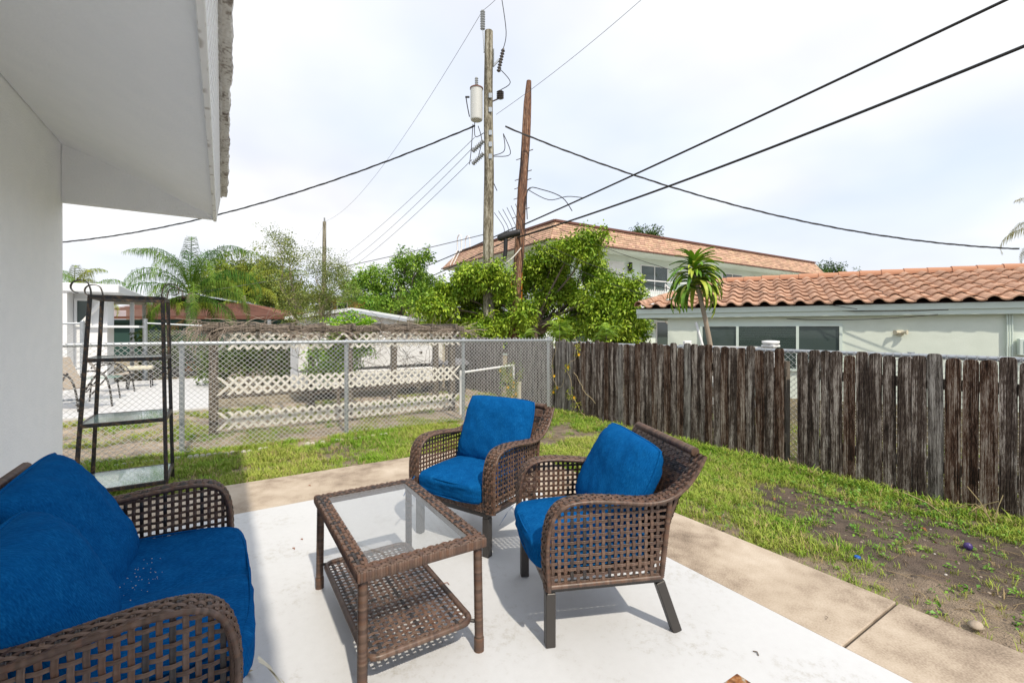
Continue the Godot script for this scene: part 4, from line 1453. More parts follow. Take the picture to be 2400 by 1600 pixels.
# crown: leaf sprays gathered in clumps; c0 to c1 is the range of leaf colour
func crown(o, clumps: Array, per: int, spray: ArrayMesh, c0: Color, c1: Color, s: int, flat := 0.8, called := "crown"):
	var rg := rng_of(s)
	var xfs := []
	var cols := []
	var org: Vector3 = o.position
	for c in clumps:
		var n := int(per * pow(c[3] / 0.5, 2.0))
		# sub-clumps leave gaps between them
		var subs := []
		for k in 7: subs.append(Vector3(rg.randf_range(-1, 1), rg.randf_range(-1, 1) * flat, rg.randf_range(-1, 1)) * c[3] * 0.8)
		for i in n:
			var sub: Vector3 = subs[i % 7]
			var p = P(c[0], c[1], c[2]) + sub + Vector3(rg.randfn(), rg.randfn() * flat, rg.randfn()) * c[3] * 0.36
			xfs.append(Transform3D(turned(rg, rg.randf_range(0.75, 1.25)), p - org))
			cols.append(c0.lerp(c1, rg.randf()))
	return stuff(scatter(called, o, spray, M.leaf, xfs, cols))

func limbs(o, base: Vector3, fork: Vector3, clumps: Array, r: float, mat_, s: int):
	var rg := rng_of(s)
	var org: Vector3 = o.position
	var mb := MB.new()
	mb.tube(spline([base - org, (base * 0.55 + fork * 0.45) - org + Vector3(rg.randf_range(-0.08, 0.08), 0, rg.randf_range(-0.08, 0.08)), fork - org], 4), PackedFloat32Array([r * 1.2, r * 1.08, r, r * 0.96, r * 0.93, r * 0.9, r * 0.87, r * 0.84, r * 0.8]), 9)
	shape("trunk", mb, mat_, o)
	mb = MB.new()
	for c in clumps:
		var e := P(c[0], c[1], c[2])
		var st := base.lerp(fork, rg.randf_range(0.75, 1.0))
		var m1 := st.lerp(e, 0.35) + Vector3(rg.randf_range(-0.15, 0.15), rg.randf_range(0.0, 0.18), rg.randf_range(-0.15, 0.15))
		var m2 := st.lerp(e, 0.72) + Vector3(rg.randf_range(-0.15, 0.15), rg.randf_range(-0.05, 0.15), rg.randf_range(-0.15, 0.15))
		var path := spline([st - org, m1 - org, m2 - org, e - org], 3)
		var rr := PackedFloat32Array()
		for i in path.size(): rr.append(lerpf(r * 0.42, r * 0.07, float(i) / (path.size() - 1)))
		mb.tube(path, rr, 5, false)
		for k in 3:
			var q = e + Vector3(rg.randf_range(-1, 1), rg.randf_range(-0.6, 1), rg.randf_range(-1, 1)) * c[3] * 0.8
			mb.tube(PackedVector3Array([m2 - org, m2.lerp(q, 0.5) - org + Vector3(0, 0.04, 0), q - org]), PackedFloat32Array([r * 0.14, r * 0.09, r * 0.04]), 4, false)
	shape("limbs", mb, mat_, o)

func build_trees():
	var sp := leaf_spray(1, 18, 0.092, 0.050, 0.13, 0.5)
	var o := thing("leafy_tree", "broad bright green tree growing around the two utility poles", "tree", P(8.0, -0.06, 11.4))
	limbs(o, P(8.0, -0.06, 11.4), P(8.05, 1.5, 11.3), CROWN_BIG, 0.13, M.bark, 11)
	crown(o, CROWN_BIG, 210, sp, Color(0.14, 0.27, 0.015), Color(0.42, 0.56, 0.05), 12)
	o = thing("leafy_tree", "smaller leafy tree in front of the distant yellow house", "tree", P(5.9, -0.06, 17.6))
	limbs(o, P(5.9, -0.06, 17.6), P(5.9, 1.9, 17.6), CROWN_MID, 0.10, M.bark, 21)
	crown(o, CROWN_MID, 85, sp, Color(0.12, 0.27, 0.02), Color(0.32, 0.48, 0.06), 22)
	var fine := leaf_spray(2, 14, 0.042, 0.026, 0.15, 0.2)
	o = thing("sparse_tree", "thin open tree with tiny olive leaves beside the brown roof", "tree", P(1.55, -0.06, 11.5))
	limbs(o, P(1.55, -0.06, 11.5), P(1.4, 2.0, 11.5), CROWN_THIN, 0.045, M.bark_light, 31)
	crown(o, CROWN_THIN, 130, fine, Color(0.13, 0.19, 0.035), Color(0.28, 0.30, 0.07), 32, 1.0)
	o = thing("sparse_tree", "thin open tree with tiny olive leaves in front of the distant pole", "tree", P(2.05, -0.06, 12.2))
	limbs(o, P(2.05, -0.06, 12.2), P(2.1, 1.8, 12.2), CROWN_THIN2, 0.045, M.bark_light, 41)
	crown(o, CROWN_THIN2, 115, fine, Color(0.12, 0.18, 0.04), Color(0.27, 0.30, 0.08), 42, 1.0)
	var wide := leaf_spray(3, 16, 0.22, 0.09, 0.3, 0.4)
	o = thing("scrub_tree", "dense yellow-green scrub behind the brown-roofed house", "tree", P(1.95, -0.06, 35.5))
	limbs(o, P(1.95, -0.06, 35.5), P(1.95, 1.8, 35.5), CROWN_SCRUB, 0.14, M.bark, 51)
	crown(o, CROWN_SCRUB, 34, wide, Color(0.11, 0.19, 0.025), Color(0.32, 0.35, 0.06), 52)
	# low growth filling in behind the lattice and far patio
	for q in [[-0.9, 16.6, "low dark hedge bush beside the far white patio", [[-1.3, 0.55, 16.3, 0.5], [-0.8, 0.6, 16.6, 0.55], [-0.3, 0.5, 16.4, 0.5], [-1.6, 0.9, 16.6, 0.4]]], [0.5, 13.0, "tangled green bush behind the lattice screen", [[0.2, 0.5, 12.8, 0.5], [0.7, 0.65, 13.0, 0.5], [1.2, 0.5, 12.9, 0.55], [1.7, 0.6, 13.2, 0.5]]]]:
		o = thing("bush", q[2], "bush", P(q[0], -0.06, q[1]))
		limbs(o, P(q[0], -0.06, q[1]), P(q[0], 0.3, q[1]), q[3], 0.05, M.bark, 61)
		crown(o, q[3], 110, sp, Color(0.05, 0.10, 0.012), Color(0.14, 0.20, 0.03), 62)
	var small := leaf_spray(4, 14, 0.05, 0.024, 0.055, 0.0)
	o = thing("bush", "bright lime green shrub pushing through the lattice screen", "bush", P(1.62, -0.06, 7.65))
	limbs(o, P(1.62, -0.06, 7.65), P(1.62, 0.6, 7.65), BRIGHT, 0.035, M.bark, 71)
	crown(o, BRIGHT, 420, small, Color(0.14, 0.36, 0.015), Color(0.38, 0.62, 0.03), 72, 0.9)
	# feathery young trees over the fence
	var fern := fern_mesh()
	for q in [[5.99, 7.56, 1.5, "feathery bright green sapling above the picket fence end"], [6.97, 7.18, 1.42, "feathery sapling between the leafy tree and the bungalow"], [5.55, 8.2, 1.3, "low feathery sapling at the foot of the broken pole"]]:
		o = thing("sapling", q[3], "sapling", P(q[0], -0.06, q[1]))
		var mb := MB.new()
		mb.tube(PackedVector3Array([Vector3.ZERO, Vector3(0.02, q[2] * 0.6, 0), Vector3(0, q[2], 0.02)]), PackedFloat32Array([0.02, 0.014, 0.008]), 6)
		shape("stem", mb, M.bark_light, o)
		var rg := rng_of(int(q[0] * 100))
		var xfs := []
		var cols := []
		for i in 34:
			var an := rg.randf() * TAU
			var b := Basis(Vector3.UP, an) * Basis(Vector3.BACK, rg.randf_range(-0.5, 0.7))
			xfs.append(Transform3D(b.scaled(Vector3.ONE * rg.randf_range(0.7, 1.15)), Vector3(0, q[2] - rg.randf_range(0, 0.32), 0)))
			cols.append(Color(0.15, 0.30, 0.02).lerp(Color(0.30, 0.45, 0.04), rg.randf()))
		stuff(scatter("foliage", o, fern, M.leaf, xfs, cols))
	# trees that only just show over the roofs
	for q in [[36.2, 31.5, 11.1, "tree top showing above the ridge of the apartment roof", 0.9], [45.5, 18.4, 6.2, "distant round tree at the end of the apartment block", 1.1]]:
		o = thing("far_tree", q[3], "tree", P(q[0], -0.06, q[1]))
		var cl := []
		for k in 5: cl.append([q[0] + 0.5 * sin(k * 2.0), q[2] - 0.35 * k, q[1] + 0.5 * cos(k * 2.0), q[4]])
		limbs(o, P(q[0], -0.06, q[1]), P(q[0], q[2] - 1.5, q[1]), cl, 0.2, M.bark, 81)
		crown(o, cl, 20, wide, Color(0.05, 0.11, 0.015), Color(0.10, 0.19, 0.03), 82)
	# yellow-flowered vine on the wire fence corner
	var rg2 := rng_of(91)
	for q in [["flowering_vine", "yellow-flowered creeper climbing the wire fence by the corner", P(4.0, -0.06, 6.34), 0.22, 0.95, 11], ["flowering_vine", "sparse yellowing creeper trailing on the first pickets past the wire fence", P(4.79, -0.06, 5.86), 0.10, 1.1, 6]]:
		o = thing(q[0], q[1], "vine", q[2])
		var mb := MB.new()
		var xfs := []
		var cols := []
		for k in q[5]:
			var p := Vector3(rg2.randf_range(-q[3], q[3]) * 0.6, 0, rg2.randf_range(-0.02, 0.02))
			if q[5] == 6: p = Vector3(-0.02, rg2.randf_range(0.2, 0.8), rg2.randf_range(-0.25, 0.25))
			var path := PackedVector3Array()
			var dir := Vector3(rg2.randf_range(-0.4, 0.4), 1, 0).normalized()
			if q[5] == 6: dir = Vector3(0, rg2.randf_range(-1, 1), rg2.randf_range(-1, 1)).normalized()
			for i in 12:
				path.append(p)
				p += dir * q[4] / (14.0 if q[5] == 6 else 12.0) * rg2.randf_range(0.6, 1.1)
				if q[5] == 6: dir = (dir + Vector3(0, rg2.randf_range(-0.6, 0.5), rg2.randf_range(-0.5, 0.5))).normalized()
				else: dir = (dir + Vector3(rg2.randf_range(-0.5, 0.5), 0.1, rg2.randf_range(-0.08, 0.08))).normalized()
				if rg2.randf() < (0.75 if q[5] != 6 else 0.3):
					xfs.append(Transform3D(turned(rg2, rg2.randf_range(0.5, 0.9)), p))
					cols.append(Color(0.10, 0.22, 0.015).lerp(Color(0.33, 0.34, 0.02), rg2.randf()))
			mb.tube(path, 0.004, 4, false)
		shape("stem", mb, M.straw, o)
		stuff(scatter("foliage", o, small, M.leaf, xfs, cols))
		for k in q[5]:
			var f := MB.new()
			var ctr: Vector3 = xfs[rg2.randi_range(0, xfs.size() - 1)].origin + Vector3(0, 0, 0.03)
			for j in 5:
				var an := TAU * j / 5.0
				var d := Vector3(cos(an), sin(an), 0.5) * 0.028
				var sd := Vector3(-sin(an), cos(an), 0) * 0.012
				f.quad(ctr, ctr + d * 0.6 + sd, ctr + d, ctr + d * 0.6 - sd)
			shape("flower", f, M.petal_yellow, o)
	build_dracaena()

func fern_mesh() -> ArrayMesh:
	var mb := MB.new()
	# a drooping feathery leaf: rachis with fine side leaflets
	for i in 18:
		var t := (i + 1) / 18.0
		var p := Vector3(t * 0.34, 0.10 * sin(t * 2.2) - 0.16 * t * t, 0)
		for s in [-1.0, 1.0]:
			var l := 0.085 * sin(PI * minf(t + 0.12, 1.0))
			var tip := p + Vector3(0.03, -0.03, s * l)
			var nn := Vector3(0, 1, -s * 0.3).normalized()
			var i0 := mb.v.size()
			mb.vert(p - Vector3(0.008, 0, 0), nn); mb.vert(p + Vector3(0.008, 0, 0), nn); mb.vert(tip, nn)
			mb.ix.append_array(PackedInt32Array([i0, i0 + 1, i0 + 2]))
	return mb.mesh()

func build_dracaena():
	var o := thing("dracaena", "tall corn plant with a mop of long strap leaves above the picket fence", "plant", P(6.86, -0.06, 4.52))
	var mb := MB.new()
	var top := Vector3(-0.30, 2.32, -0.19)
	mb.tube(spline([Vector3.ZERO, Vector3(-0.03, 0.7, -0.02), Vector3(-0.09, 1.25, -0.06), Vector3(-0.2, 1.9, -0.14), top], 4), PackedFloat32Array([0.052, 0.05, 0.048, 0.046, 0.044, 0.042, 0.04, 0.039, 0.038, 0.037, 0.036, 0.035, 0.034, 0.034, 0.034, 0.035, 0.038]), 10)
	shape("trunk", mb, M.bark_light, o)
	var leaves := []
	for k in 5:
		mb = MB.new()
		var rows := []
		var L := 0.50 + 0.06 * k
		var bend := 0.62 + 0.14 * k
		var p := Vector3.ZERO
		var an := 0.35
		for i in 9:
			var t := i / 8.0
			var w := 0.042 * pow(sin(PI * clampf(t * 0.88 + 0.08, 0, 1)), 0.7)
			var up := Vector3(-sin(an), cos(an), 0)
			rows.append([p + Vector3(0, 0, -w) + up * 0.012, p - up * 0.004, p + Vector3(0, 0, w) + up * 0.012])
			p += Vector3(cos(an), sin(an), 0) * L / 8.0
			an -= bend / 4.0
		for r in rows.size() - 1:
			var k2 := 0.85 + 0.25 * float(r) / rows.size()
			mb.col = Color(k2, k2, k2)
			mb.sheet([rows[r], rows[r + 1]])
		leaves.append(mb.mesh())
	var rg := rng_of(97)
	var mats := []
	for k in 4:
		var m: StandardMaterial3D = M.leaf.duplicate()
		m.albedo_color = [lin(0.14, 0.29, 0.02), lin(0.22, 0.38, 0.03), lin(0.40, 0.47, 0.06), lin(0.08, 0.20, 0.015)][k]
		mats.append(m)
	for i in 140:
		var lv := rg.randf()
		var tilt := lerpf(1.0, -0.35, pow(lv, 0.7))
		var b := Basis(Vector3.UP, rg.randf() * TAU) * Basis(Vector3.BACK, tilt)
		var y := lerpf(0.16, -0.26, lv) + rg.randf_range(-0.05, 0.05)
		shape("leaf", leaves[clampi(int(lv * 4.9), 0, 4)], mats[rg.randi_range(0, 3)], o, Transform3D(b.scaled(Vector3.ONE * rg.randf_range(0.66, 0.92)), top + Vector3(0, y, 0)))

func frond_mesh(s: int, L: float, lift: float, droop: float, hang: float, count := 46, leaf := 0.5) -> ArrayMesh:
	var rg := rng_of(s)
	var mb := MB.new()
	var path := PackedVector3Array()
	var p := Vector3.ZERO
	var an := lift
	for i in 15:
		path.append(p)
		p += Vector3(cos(an), sin(an), 0) * L / 14.0
		an -= droop / 14.0 * (0.5 + i / 9.0)
	mb.col = Color(0.9, 0.95, 0.6)
	var rr := PackedFloat32Array()
	for i in 15: rr.append(lerpf(0.02, 0.004, i / 14.0))
	mb.tube(path, rr, 5, false)
	for i in count:
		var t := 0.12 + 0.88 * i / (count - 1.0)
		var f := t * 13.99
		var q := path[int(f)].lerp(path[mini(int(f) + 1, 14)], f - int(f))
		var tan_ := (path[mini(int(f) + 1, 14)] - path[int(f)]).normalized()
		for s2 in [-1.0, 1.0]:
			var l := leaf * sin(PI * clampf(0.15 + t * 0.75, 0, 1)) * rg.randf_range(0.8, 1.15)
			var dir := (Vector3(0, 0, s2 * rg.randf_range(0.5, 1.0)) + tan_ * 0.6 + Vector3(0, rg.randf_range(-0.55, 0.25), 0)).normalized()
			var m := q + dir * l * 0.45
			var e := m + (dir * rg.randf_range(0.25, 0.6) + Vector3(0, -hang, 0)).normalized() * l * 0.75
			var w := tan_ * 0.009
			var k := rg.randf_range(0.75, 1.2)
			mb.col = Color(k * rg.randf_range(0.8, 1.2), k, k * 0.9)
			mb.quad(q - w, q + w, m + w * 1.1, m - w * 1.1)
			mb.quad(m - w * 1.1, m + w * 1.1, e + w * 0.2, e - w * 0.2)
	return mb.mesh()

func tinted(base: StandardMaterial3D, c: Color) -> StandardMaterial3D:
	var m: StandardMaterial3D = base.duplicate()
	m.albedo_color = c.linear_to_srgb()
	return m

func palm(o, top: Vector3, L: float, n: int, s: int, c0: Color, c1: Color, lean := 1.0):
	var meshes := [frond_mesh(s, L, 1.4, 1.7, 1.5, 64), frond_mesh(s + 1, L, 1.0, 2.1, 1.9, 64), frond_mesh(s + 2, L * 0.95, 0.5, 2.2, 1.9, 64), frond_mesh(s + 3, L * 0.8, -0.2, 1.5, 2.0, 64)]
	var mats := [tinted(M.frond, c0), tinted(M.frond, c1), tinted(M.frond, c0.lerp(c1, 0.5))]
	var rg := rng_of(s + 9)
	for i in n:
		var lv := float(i) / n
		var k := clampi(int(lv * 4.0), 0, 3)
		var b := Basis(Vector3.UP, i * 2.4 + rg.randf_range(-0.25, 0.25)) * Basis(Vector3.BACK, rg.randf_range(-0.14, 0.14))
		shape("frond", meshes[k], mats[rg.randi_range(0, 2)], o, Transform3D(b.scaled(Vector3.ONE * rg.randf_range(0.85, 1.1) * lean), top))

func build_palms():
	var o := thing("palm_tree", "feathery queen palm rising in front of the brown-roofed house", "palm", P(-0.93, -0.06, 19.56))
	var mb := MB.new()
	mb.tube(spline([Vector3.ZERO, Vector3(0.02, 1.0, 0), Vector3(0.0, 1.9, 0.03), Vector3(0.0, 2.75, 0)], 4), PackedFloat32Array([0.2, 0.18, 0.17, 0.165, 0.16, 0.155, 0.15, 0.15, 0.15, 0.16, 0.15, 0.11, 0.06]), 10)
	shape("trunk", mb, M.bark_light, o)
	palm(o, Vector3(0, 2.62, 0), 3.1, 27, 200, Color(0.06, 0.145, 0.022), Color(0.13, 0.22, 0.03))
	# fan of young leaves low on the trunk and a brown hanging frond
	var fan := tinted(M.frond, Color(0.19, 0.25, 0.03))
	var fm := frond_mesh(230, 1.2, 0.9, 2.6, 1.8, 30, 0.3)
	for i in 9: shape("young_frond", fm, fan, o, Transform3D(Basis(Vector3.UP, i * 0.72), Vector3(0, 2.05, 0)))
	var dry := tinted(M.frond, Color(0.26, 0.18, 0.10))
	var dm := frond_mesh(231, 1.7, -0.5, 0.9, 2.0, 36, 0.4)
	for a in [2.6, 3.4, 0.9]: shape("dry_frond", dm, dry, o, Transform3D(Basis(Vector3.UP, a), Vector3(0, 1.85, 0)))
	var shown := [[1.12, 33.0, 3.5, 3.9, 16, 240, "thick clump of arching palm fronds between the queen palm and the scrub", Color(0.120, 0.225, 0.030), Color(0.315, 0.360, 0.045)], [-5.2, 27.0, 2.6, 2.3, 12, 250, "palm with yellow tipped fronds rising behind the flat white roof", Color(0.135, 0.240, 0.030), Color(0.330, 0.360, 0.045)], [2.86, 34.5, 3.4, 3.4, 14, 260, "drooping palm behind the sparse olive trees", Color(0.105, 0.210, 0.030), Color(0.300, 0.330, 0.045)], [-6.6, 32.7, 3.4, 2.2, 9, 270, "small palm top peeking over the flat white roof", Color(0.120, 0.210, 0.045), Color(0.240, 0.300, 0.060)], [33.4, 4.2, 6.0, 3.0, 12, 280, "tall coconut palm leaning out past the bungalow ridge", Color(0.135, 0.150, 0.045), Color(0.300, 0.270, 0.090)], [29.6, 4.4, 3.2, 1.6, 10, 290, "short dark palm top just behind the bungalow ridge", Color(0.060, 0.135, 0.045), Color(0.105, 0.195, 0.060)]]
	for q in shown:
		o = thing("palm_tree", q[6], "palm", P(q[0], -0.06, q[1]))
		mb = MB.new()
		mb.tube(PackedVector3Array([Vector3.ZERO, Vector3(0.05, q[2] * 0.5, 0), Vector3(0, q[2], 0)]), PackedFloat32Array([0.18, 0.15, 0.13]), 8)
		shape("trunk", mb, M.bark_light, o)
		palm(o, Vector3(0, q[2], 0), q[3], q[4], q[5], q[7], q[8])

func build_grass():
	var rg := rng_of(600)
	var meshes := []
	for k in 3:
		var mb := MB.new()
		var r2 := rng_of(610 + k)
		for i in 11:
			var an := r2.randf() * TAU
			var h := r2.randf_range(0.025, 0.062)
			var lean := Vector3(cos(an), 0, sin(an)) * h * r2.randf_range(0.35, 1.3)
			var base := Vector3(r2.randf_range(-0.03, 0.03), -0.006, r2.randf_range(-0.03, 0.03))
			var side := Vector3(-sin(an), 0, cos(an)) * r2.randf_range(0.0015, 0.003)
			var m := base + lean * 0.4 + Vector3(0, h * 0.65, 0)
			var e := base + lean + Vector3(0, h * r2.randf_range(0.75, 1.0), 0)
			var kk := r2.randf_range(0.75, 1.25)
			mb.col = Color(kk * r2.randf_range(0.85, 1.25), kk, kk)
			mb.quad(base - side, base + side, m + side * 0.8, m - side * 0.8)
			mb.tri(m - side * 0.8, m + side * 0.8, e)
		meshes.append(mb.mesh())
	var xf := [[], [], []]
	var cl := [[], [], []]
	# [x0, x1, b0, b1, tufts per square metre]
	for z in [[2.80, 4.83, -0.6, 4.4, 1500.0], [-1.6, 4.83, 4.6, 6.25, 1150.0], [-2.6, 5.2, 6.25, 9.3, 480.0], [4.9, 7.0, 0.0, 6.0, 90.0]]:
		var n := int((z[1] - z[0]) * (z[3] - z[2]) * z[4])
		for i in n:
			var x := rg.randf_range(z[0], z[1])
			var b := rg.randf_range(z[2], z[3])
			if b < 4.6 and x < 2.8: continue
			var g := turf(x, b)
			if rg.randf() > smoothstep(0.25, 0.85, g) + (0.07 if z[4] > 1000.0 else 0.02): continue
			var sc := rg.randf_range(0.65, 1.15) * (0.7 + 0.45 * g)
			if x < 2.92 and b < 4.6: sc *= 0.8
			if x > 4.6 and x < 4.83 and rg.randf() < 0.4: sc *= 1.5
			var q := rg.randi_range(0, 2)
			xf[q].append(Transform3D(Basis(Vector3.UP, rg.randf() * TAU).scaled(Vector3.ONE * sc), P(x, ground_y(x, b), b)))
			var dry := clampf(0.45 + gn1.get_noise_2d(x * 11.0 + 9.0, b * 11.0) * 1.4 + rg.randf_range(-0.3, 0.3), 0, 1)
			var c := Color(0.20, 0.36, 0.03).lerp(Color(0.40, 0.45, 0.09), dry)
			if rg.randf() < 0.13: c = Color(0.48, 0.37, 0.19)
			cl[q].append(c)
	for q in 3:
		var o := scatter("lawn_grass", null, meshes[q], M.grass, xf[q], cl[q])
		tag(o, ["short green lawn grass around the patio walk", "fine lawn grass mixed through the turf", "loose lawn grass tufts on the bare soil"][q], "grass", "", "stuff")

# ---------------------------------------------------------------- poles and wires

func rings(mb: MB, a: Vector3, b: Vector3, n: int, r0: float, r1: float):
	# a ribbed insulator from a to b
	var path := PackedVector3Array()
	var rr := PackedFloat32Array()
	for i in n * 3 + 1:
		path.append(a.lerp(b, i / (n * 3.0)))
		rr.append(r1 if i % 3 == 1 else r0)
	mb.tube(path, rr, 10)

func build_poles():
	var right := Vector3(0.843, 0, 0.537)
	var to_eye := Vector3(-0.494, 0, 0.869)
	var o := thing("utility_pole", "tall grey wooden utility pole carrying a transformer", "pole", P(6.42, -0.06, 11.32))
	var mb := MB.new()
	var path := PackedVector3Array()
	var rr := PackedFloat32Array()
	for i in 13:
		path.append(Vector3(0.01 * sin(i * 1.1), 9.9 * i / 12.0, 0.01 * cos(i * 1.7)))
		rr.append(lerpf(0.175, 0.118, i / 12.0))
	mb.tube(path, rr, 16)
	shape("shaft", mb, M.pole_gray, o)
	# top insulator on a bracket
	mb = MB.new()
	mb.bar(Vector3(0, 9.3, 0) - right * 0.13, Vector3(0, 10.0, 0) - right * 0.17, 0.05, 0.03)
	shape("bracket", mb, M.galvanised, o)
	mb = MB.new()
	rings(mb, Vector3(0, 9.95, 0) - right * 0.17, Vector3(0, 10.5, 0) - right * 0.17, 8, 0.04, 0.075)
	shape("insulator", mb, M.porcelain_gray, o)
	# fused cut-out
	mb = MB.new()
	mb.bar(Vector3(0, 8.9, 0) + right * 0.12, Vector3(0, 9.1, 0) + right * 0.3, 0.05, 0.05)
	mb.bar(Vector3(0, 8.85, 0) + right * 0.14 + to_eye * 0.08, Vector3(0, 9.35, 0) + right * 0.14 + to_eye * 0.08, 0.05, 0.02)
	shape("bracket", mb, M.galvanised, o)
	mb = MB.new()
	rings(mb, Vector3(0, 8.75, 0) + right * 0.28, Vector3(0, 9.4, 0) + right * 0.42, 8, 0.035, 0.065)
	shape("cut_out", mb, M.porcelain_brown, o)
	mb = MB.new()
	rings(mb, Vector3(0, 7.98, 0) + right * 0.33, Vector3(0, 8.2, 0) + right * 0.33, 4, 0.06, 0.11)
	mb.bar(Vector3(0, 7.9, 0) + right * 0.1, Vector3(0, 8.0, 0) + right * 0.33, 0.03, 0.03)
	shape("arrester", mb, M.porcelain_brown, o)
	for y in [8.0, 7.6, 6.95, 6.62, 6.28]:
		mb = MB.new()
		mb.cbox(Vector3(0, y, 0) + right * 0.05 + to_eye * 0.145, Vector3(0.1, 0.14, 0.02), 0.005, Basis(right, Vector3.UP, to_eye))
		shape("bolt_plate", mb, M.galvanised, o)
	# two strain insulators on the wire side
	for y in [6.78, 6.42]:
		mb = MB.new()
		rings(mb, Vector3(0, y, 0) - right * 0.14, Vector3(0, y - 0.28, 0) - right * 0.42 + Vector3(0, 0, -0.1), 7, 0.045, 0.085)
		shape("strain_insulator", mb, M.porcelain_gray, o)
	# hanging jumper leads
	var jump := [[Vector3(0, 8.85, 0) + right * 0.3, Vector3(0, 8.45, 0) + right * 0.62, Vector3(0, 8.22, 0) + right * 0.33], [Vector3(0, 9.4, 0) + right * 0.42, Vector3(0, 9.9, 0) + right * 0.5, Vector3(0, 11.0, 0) + right * 0.35], [Vector3(0, 6.98, 0) + right * 0.42, Vector3(0, 6.5, 0) + right * 0.45, Vector3(0, 6.35, 0) + right * 0.12], [Vector3(0, 6.98, 0) + right * 0.42, Vector3(0, 6.4, 0) + right * 0.62, Vector3(0, 6.33, 0) + right * 0.14], [Vector3(0, 7.25, 0) - right * 0.45, Vector3(0, 6.5, 0) - right * 0.5, Vector3(0, 6.1, 0) - right * 0.55], [Vector3(0, 7.2, 0) - right * 0.3, Vector3(0, 6.8, 0) - right * 0.2, Vector3(0, 6.3, 0) - right * 0.3], [Vector3(0, 7.3, 0) - right * 0.4, Vector3(0, 6.9, 0) - right * 0.38, Vector3(0, 7.0, 0) - right * 0.14], [Vector3(0, 5.6, 0) + right * 0.13, Vector3(0, 5.35, 0) + right * 0.24, Vector3(0, 5.55, 0) + right * 0.15]]
	for j in jump:
		mb = MB.new()
		mb.tube(spline(j, 6), 0.012, 5)
		shape("jumper_wire", mb, M.black_rubber, o)
	# transformer can: hangs on the pole
	var t := thing("transformer", "light grey cylindrical transformer can hung on the grey pole", "transformer", P(6.42, 7.28, 11.32) - right * 0.345 + to_eye * 0.05)
	mb = MB.new()
	mb.tube(PackedVector3Array([Vector3(0, 0, 0), Vector3(0, 0.03, 0), Vector3(0, 0.88, 0), Vector3(0, 0.9, 0)]), PackedFloat32Array([0.16, 0.175, 0.175, 0.175]), 20)
	shape("tank", mb, M.transformer_gray, t)
	mb = MB.new()
	mb.tube(PackedVector3Array([Vector3(0, 0.88, 0), Vector3(0, 0.91, 0), Vector3(0, 0.95, 0)]), PackedFloat32Array([0.19, 0.19, 0.11]), 20)
	shape("lid", mb, M.brown_trim, t)
	mb = MB.new()
	rings(mb, Vector3(0, 0.95, 0), Vector3(0, 1.22, 0), 5, 0.03, 0.055)
	shape("bushing", mb, M.porcelain_gray, t)
	mb = MB.new()
	mb.bar(-right * 0.2 + Vector3(0, 0.66, 0), -right * 0.32 + Vector3(0, 0.66, 0), 0.04, 0.04)
	mb.tube(spline([-right * 0.3 + Vector3(0, 0.66, 0), -right * 0.26 + Vector3(0, 0.4, 0), -right * 0.2 + Vector3(0, 0.1, 0)], 4), 0.015, 5)
	shape("lead", mb, M.black_rubber, t)
	# broken-topped brown pole, leaning
	o = thing("broken_pole", "leaning reddish brown old pole with a splintered top", "pole", P(7.13, -0.06, 11.23))
	mb = MB.new()
	path = PackedVector3Array()
	rr = PackedFloat32Array()
	for i in 15:
		path.append(Vector3(0.44 * i / 14.0 + 0.012 * sin(i * 1.3), 8.65 * i / 14.0, 0.28 * i / 14.0))
		rr.append(lerpf(0.165, 0.115, i / 14.0) + 0.006 * sin(i * 2.3))
	rr[14] = 0.07
	mb.tube(path, rr, 14)
	shape("shaft", mb, M.pole_brown, o)
	for y in [6.6, 6.0, 5.75, 5.45, 4.9]:
		mb = MB.new()
		var c = Vector3(0.44, 0, 0.28) * (y / 8.65) + Vector3(0, y, 0)
		mb.bar(c + right * 0.08, c + right * 0.24 + Vector3(0, 0.05, 0), 0.02, 0.02)
		mb.bar(c - right * 0.08 - Vector3(0, 0.2, 0), c - right * 0.26 - Vector3(0, 0.26, 0), 0.018, 0.018)
		shape("peg", mb, M.timber, o)
	mb = MB.new()
	for s in [-1, 1]:
		for k in 5: mb.bar(Vector3(0.12, 1.7 + k * 0.28, 0.08) + right * s * 0.15 + to_eye * 0.06, Vector3(0.13, 1.93 + k * 0.28, 0.08) + right * s * 0.148 + to_eye * 0.06, 0.022, 0.022)
	shape("marker_strip", mb, M.orange_paint, o)
	# rope between the poles, splice case and riser on the grey pole
	mb = MB.new()
	mb.tube(spline([P(6.28, 3.1, 11.3) + to_eye * 0.2, P(6.6, 3.08, 11.1) + to_eye * 0.12, P(6.95, 3.3, 11.0) + to_eye * 0.2, P(7.3, 3.66, 11.0) + to_eye * 0.2], 6), 0.018, 6)
	tag(shape("tie_rope", mb, M.rope_white), "white rope tied between the grey pole and the brown pole", "rope")
	o = thing("splice_case", "thick black cable splice case slung beside the grey pole", "cable case", P(6.65, 3.9, 11.1))
	mb = MB.new()
	mb.tube(spline([-right * 0.05, right * 0.2 + Vector3(0, 0.1, 0), right * 0.52 + Vector3(0, 0.18, 0), right * 0.6 + Vector3(0, 0.19, 0)], 3), PackedFloat32Array([0.06, 0.1, 0.1, 0.1, 0.1, 0.1, 0.1, 0.1, 0.08, 0.03]), 12)
	shape("sleeve", mb, M.black, o)
	mb = MB.new()
	mb.tube(PackedVector3Array([right * 0.18 + Vector3(0, 0.05, 0), right * 0.17 + Vector3(0, -0.35, 0), right * 0.13 + Vector3(0, -0.62, 0)]), 0.06, 10)
	shape("riser", mb, M.black, o)
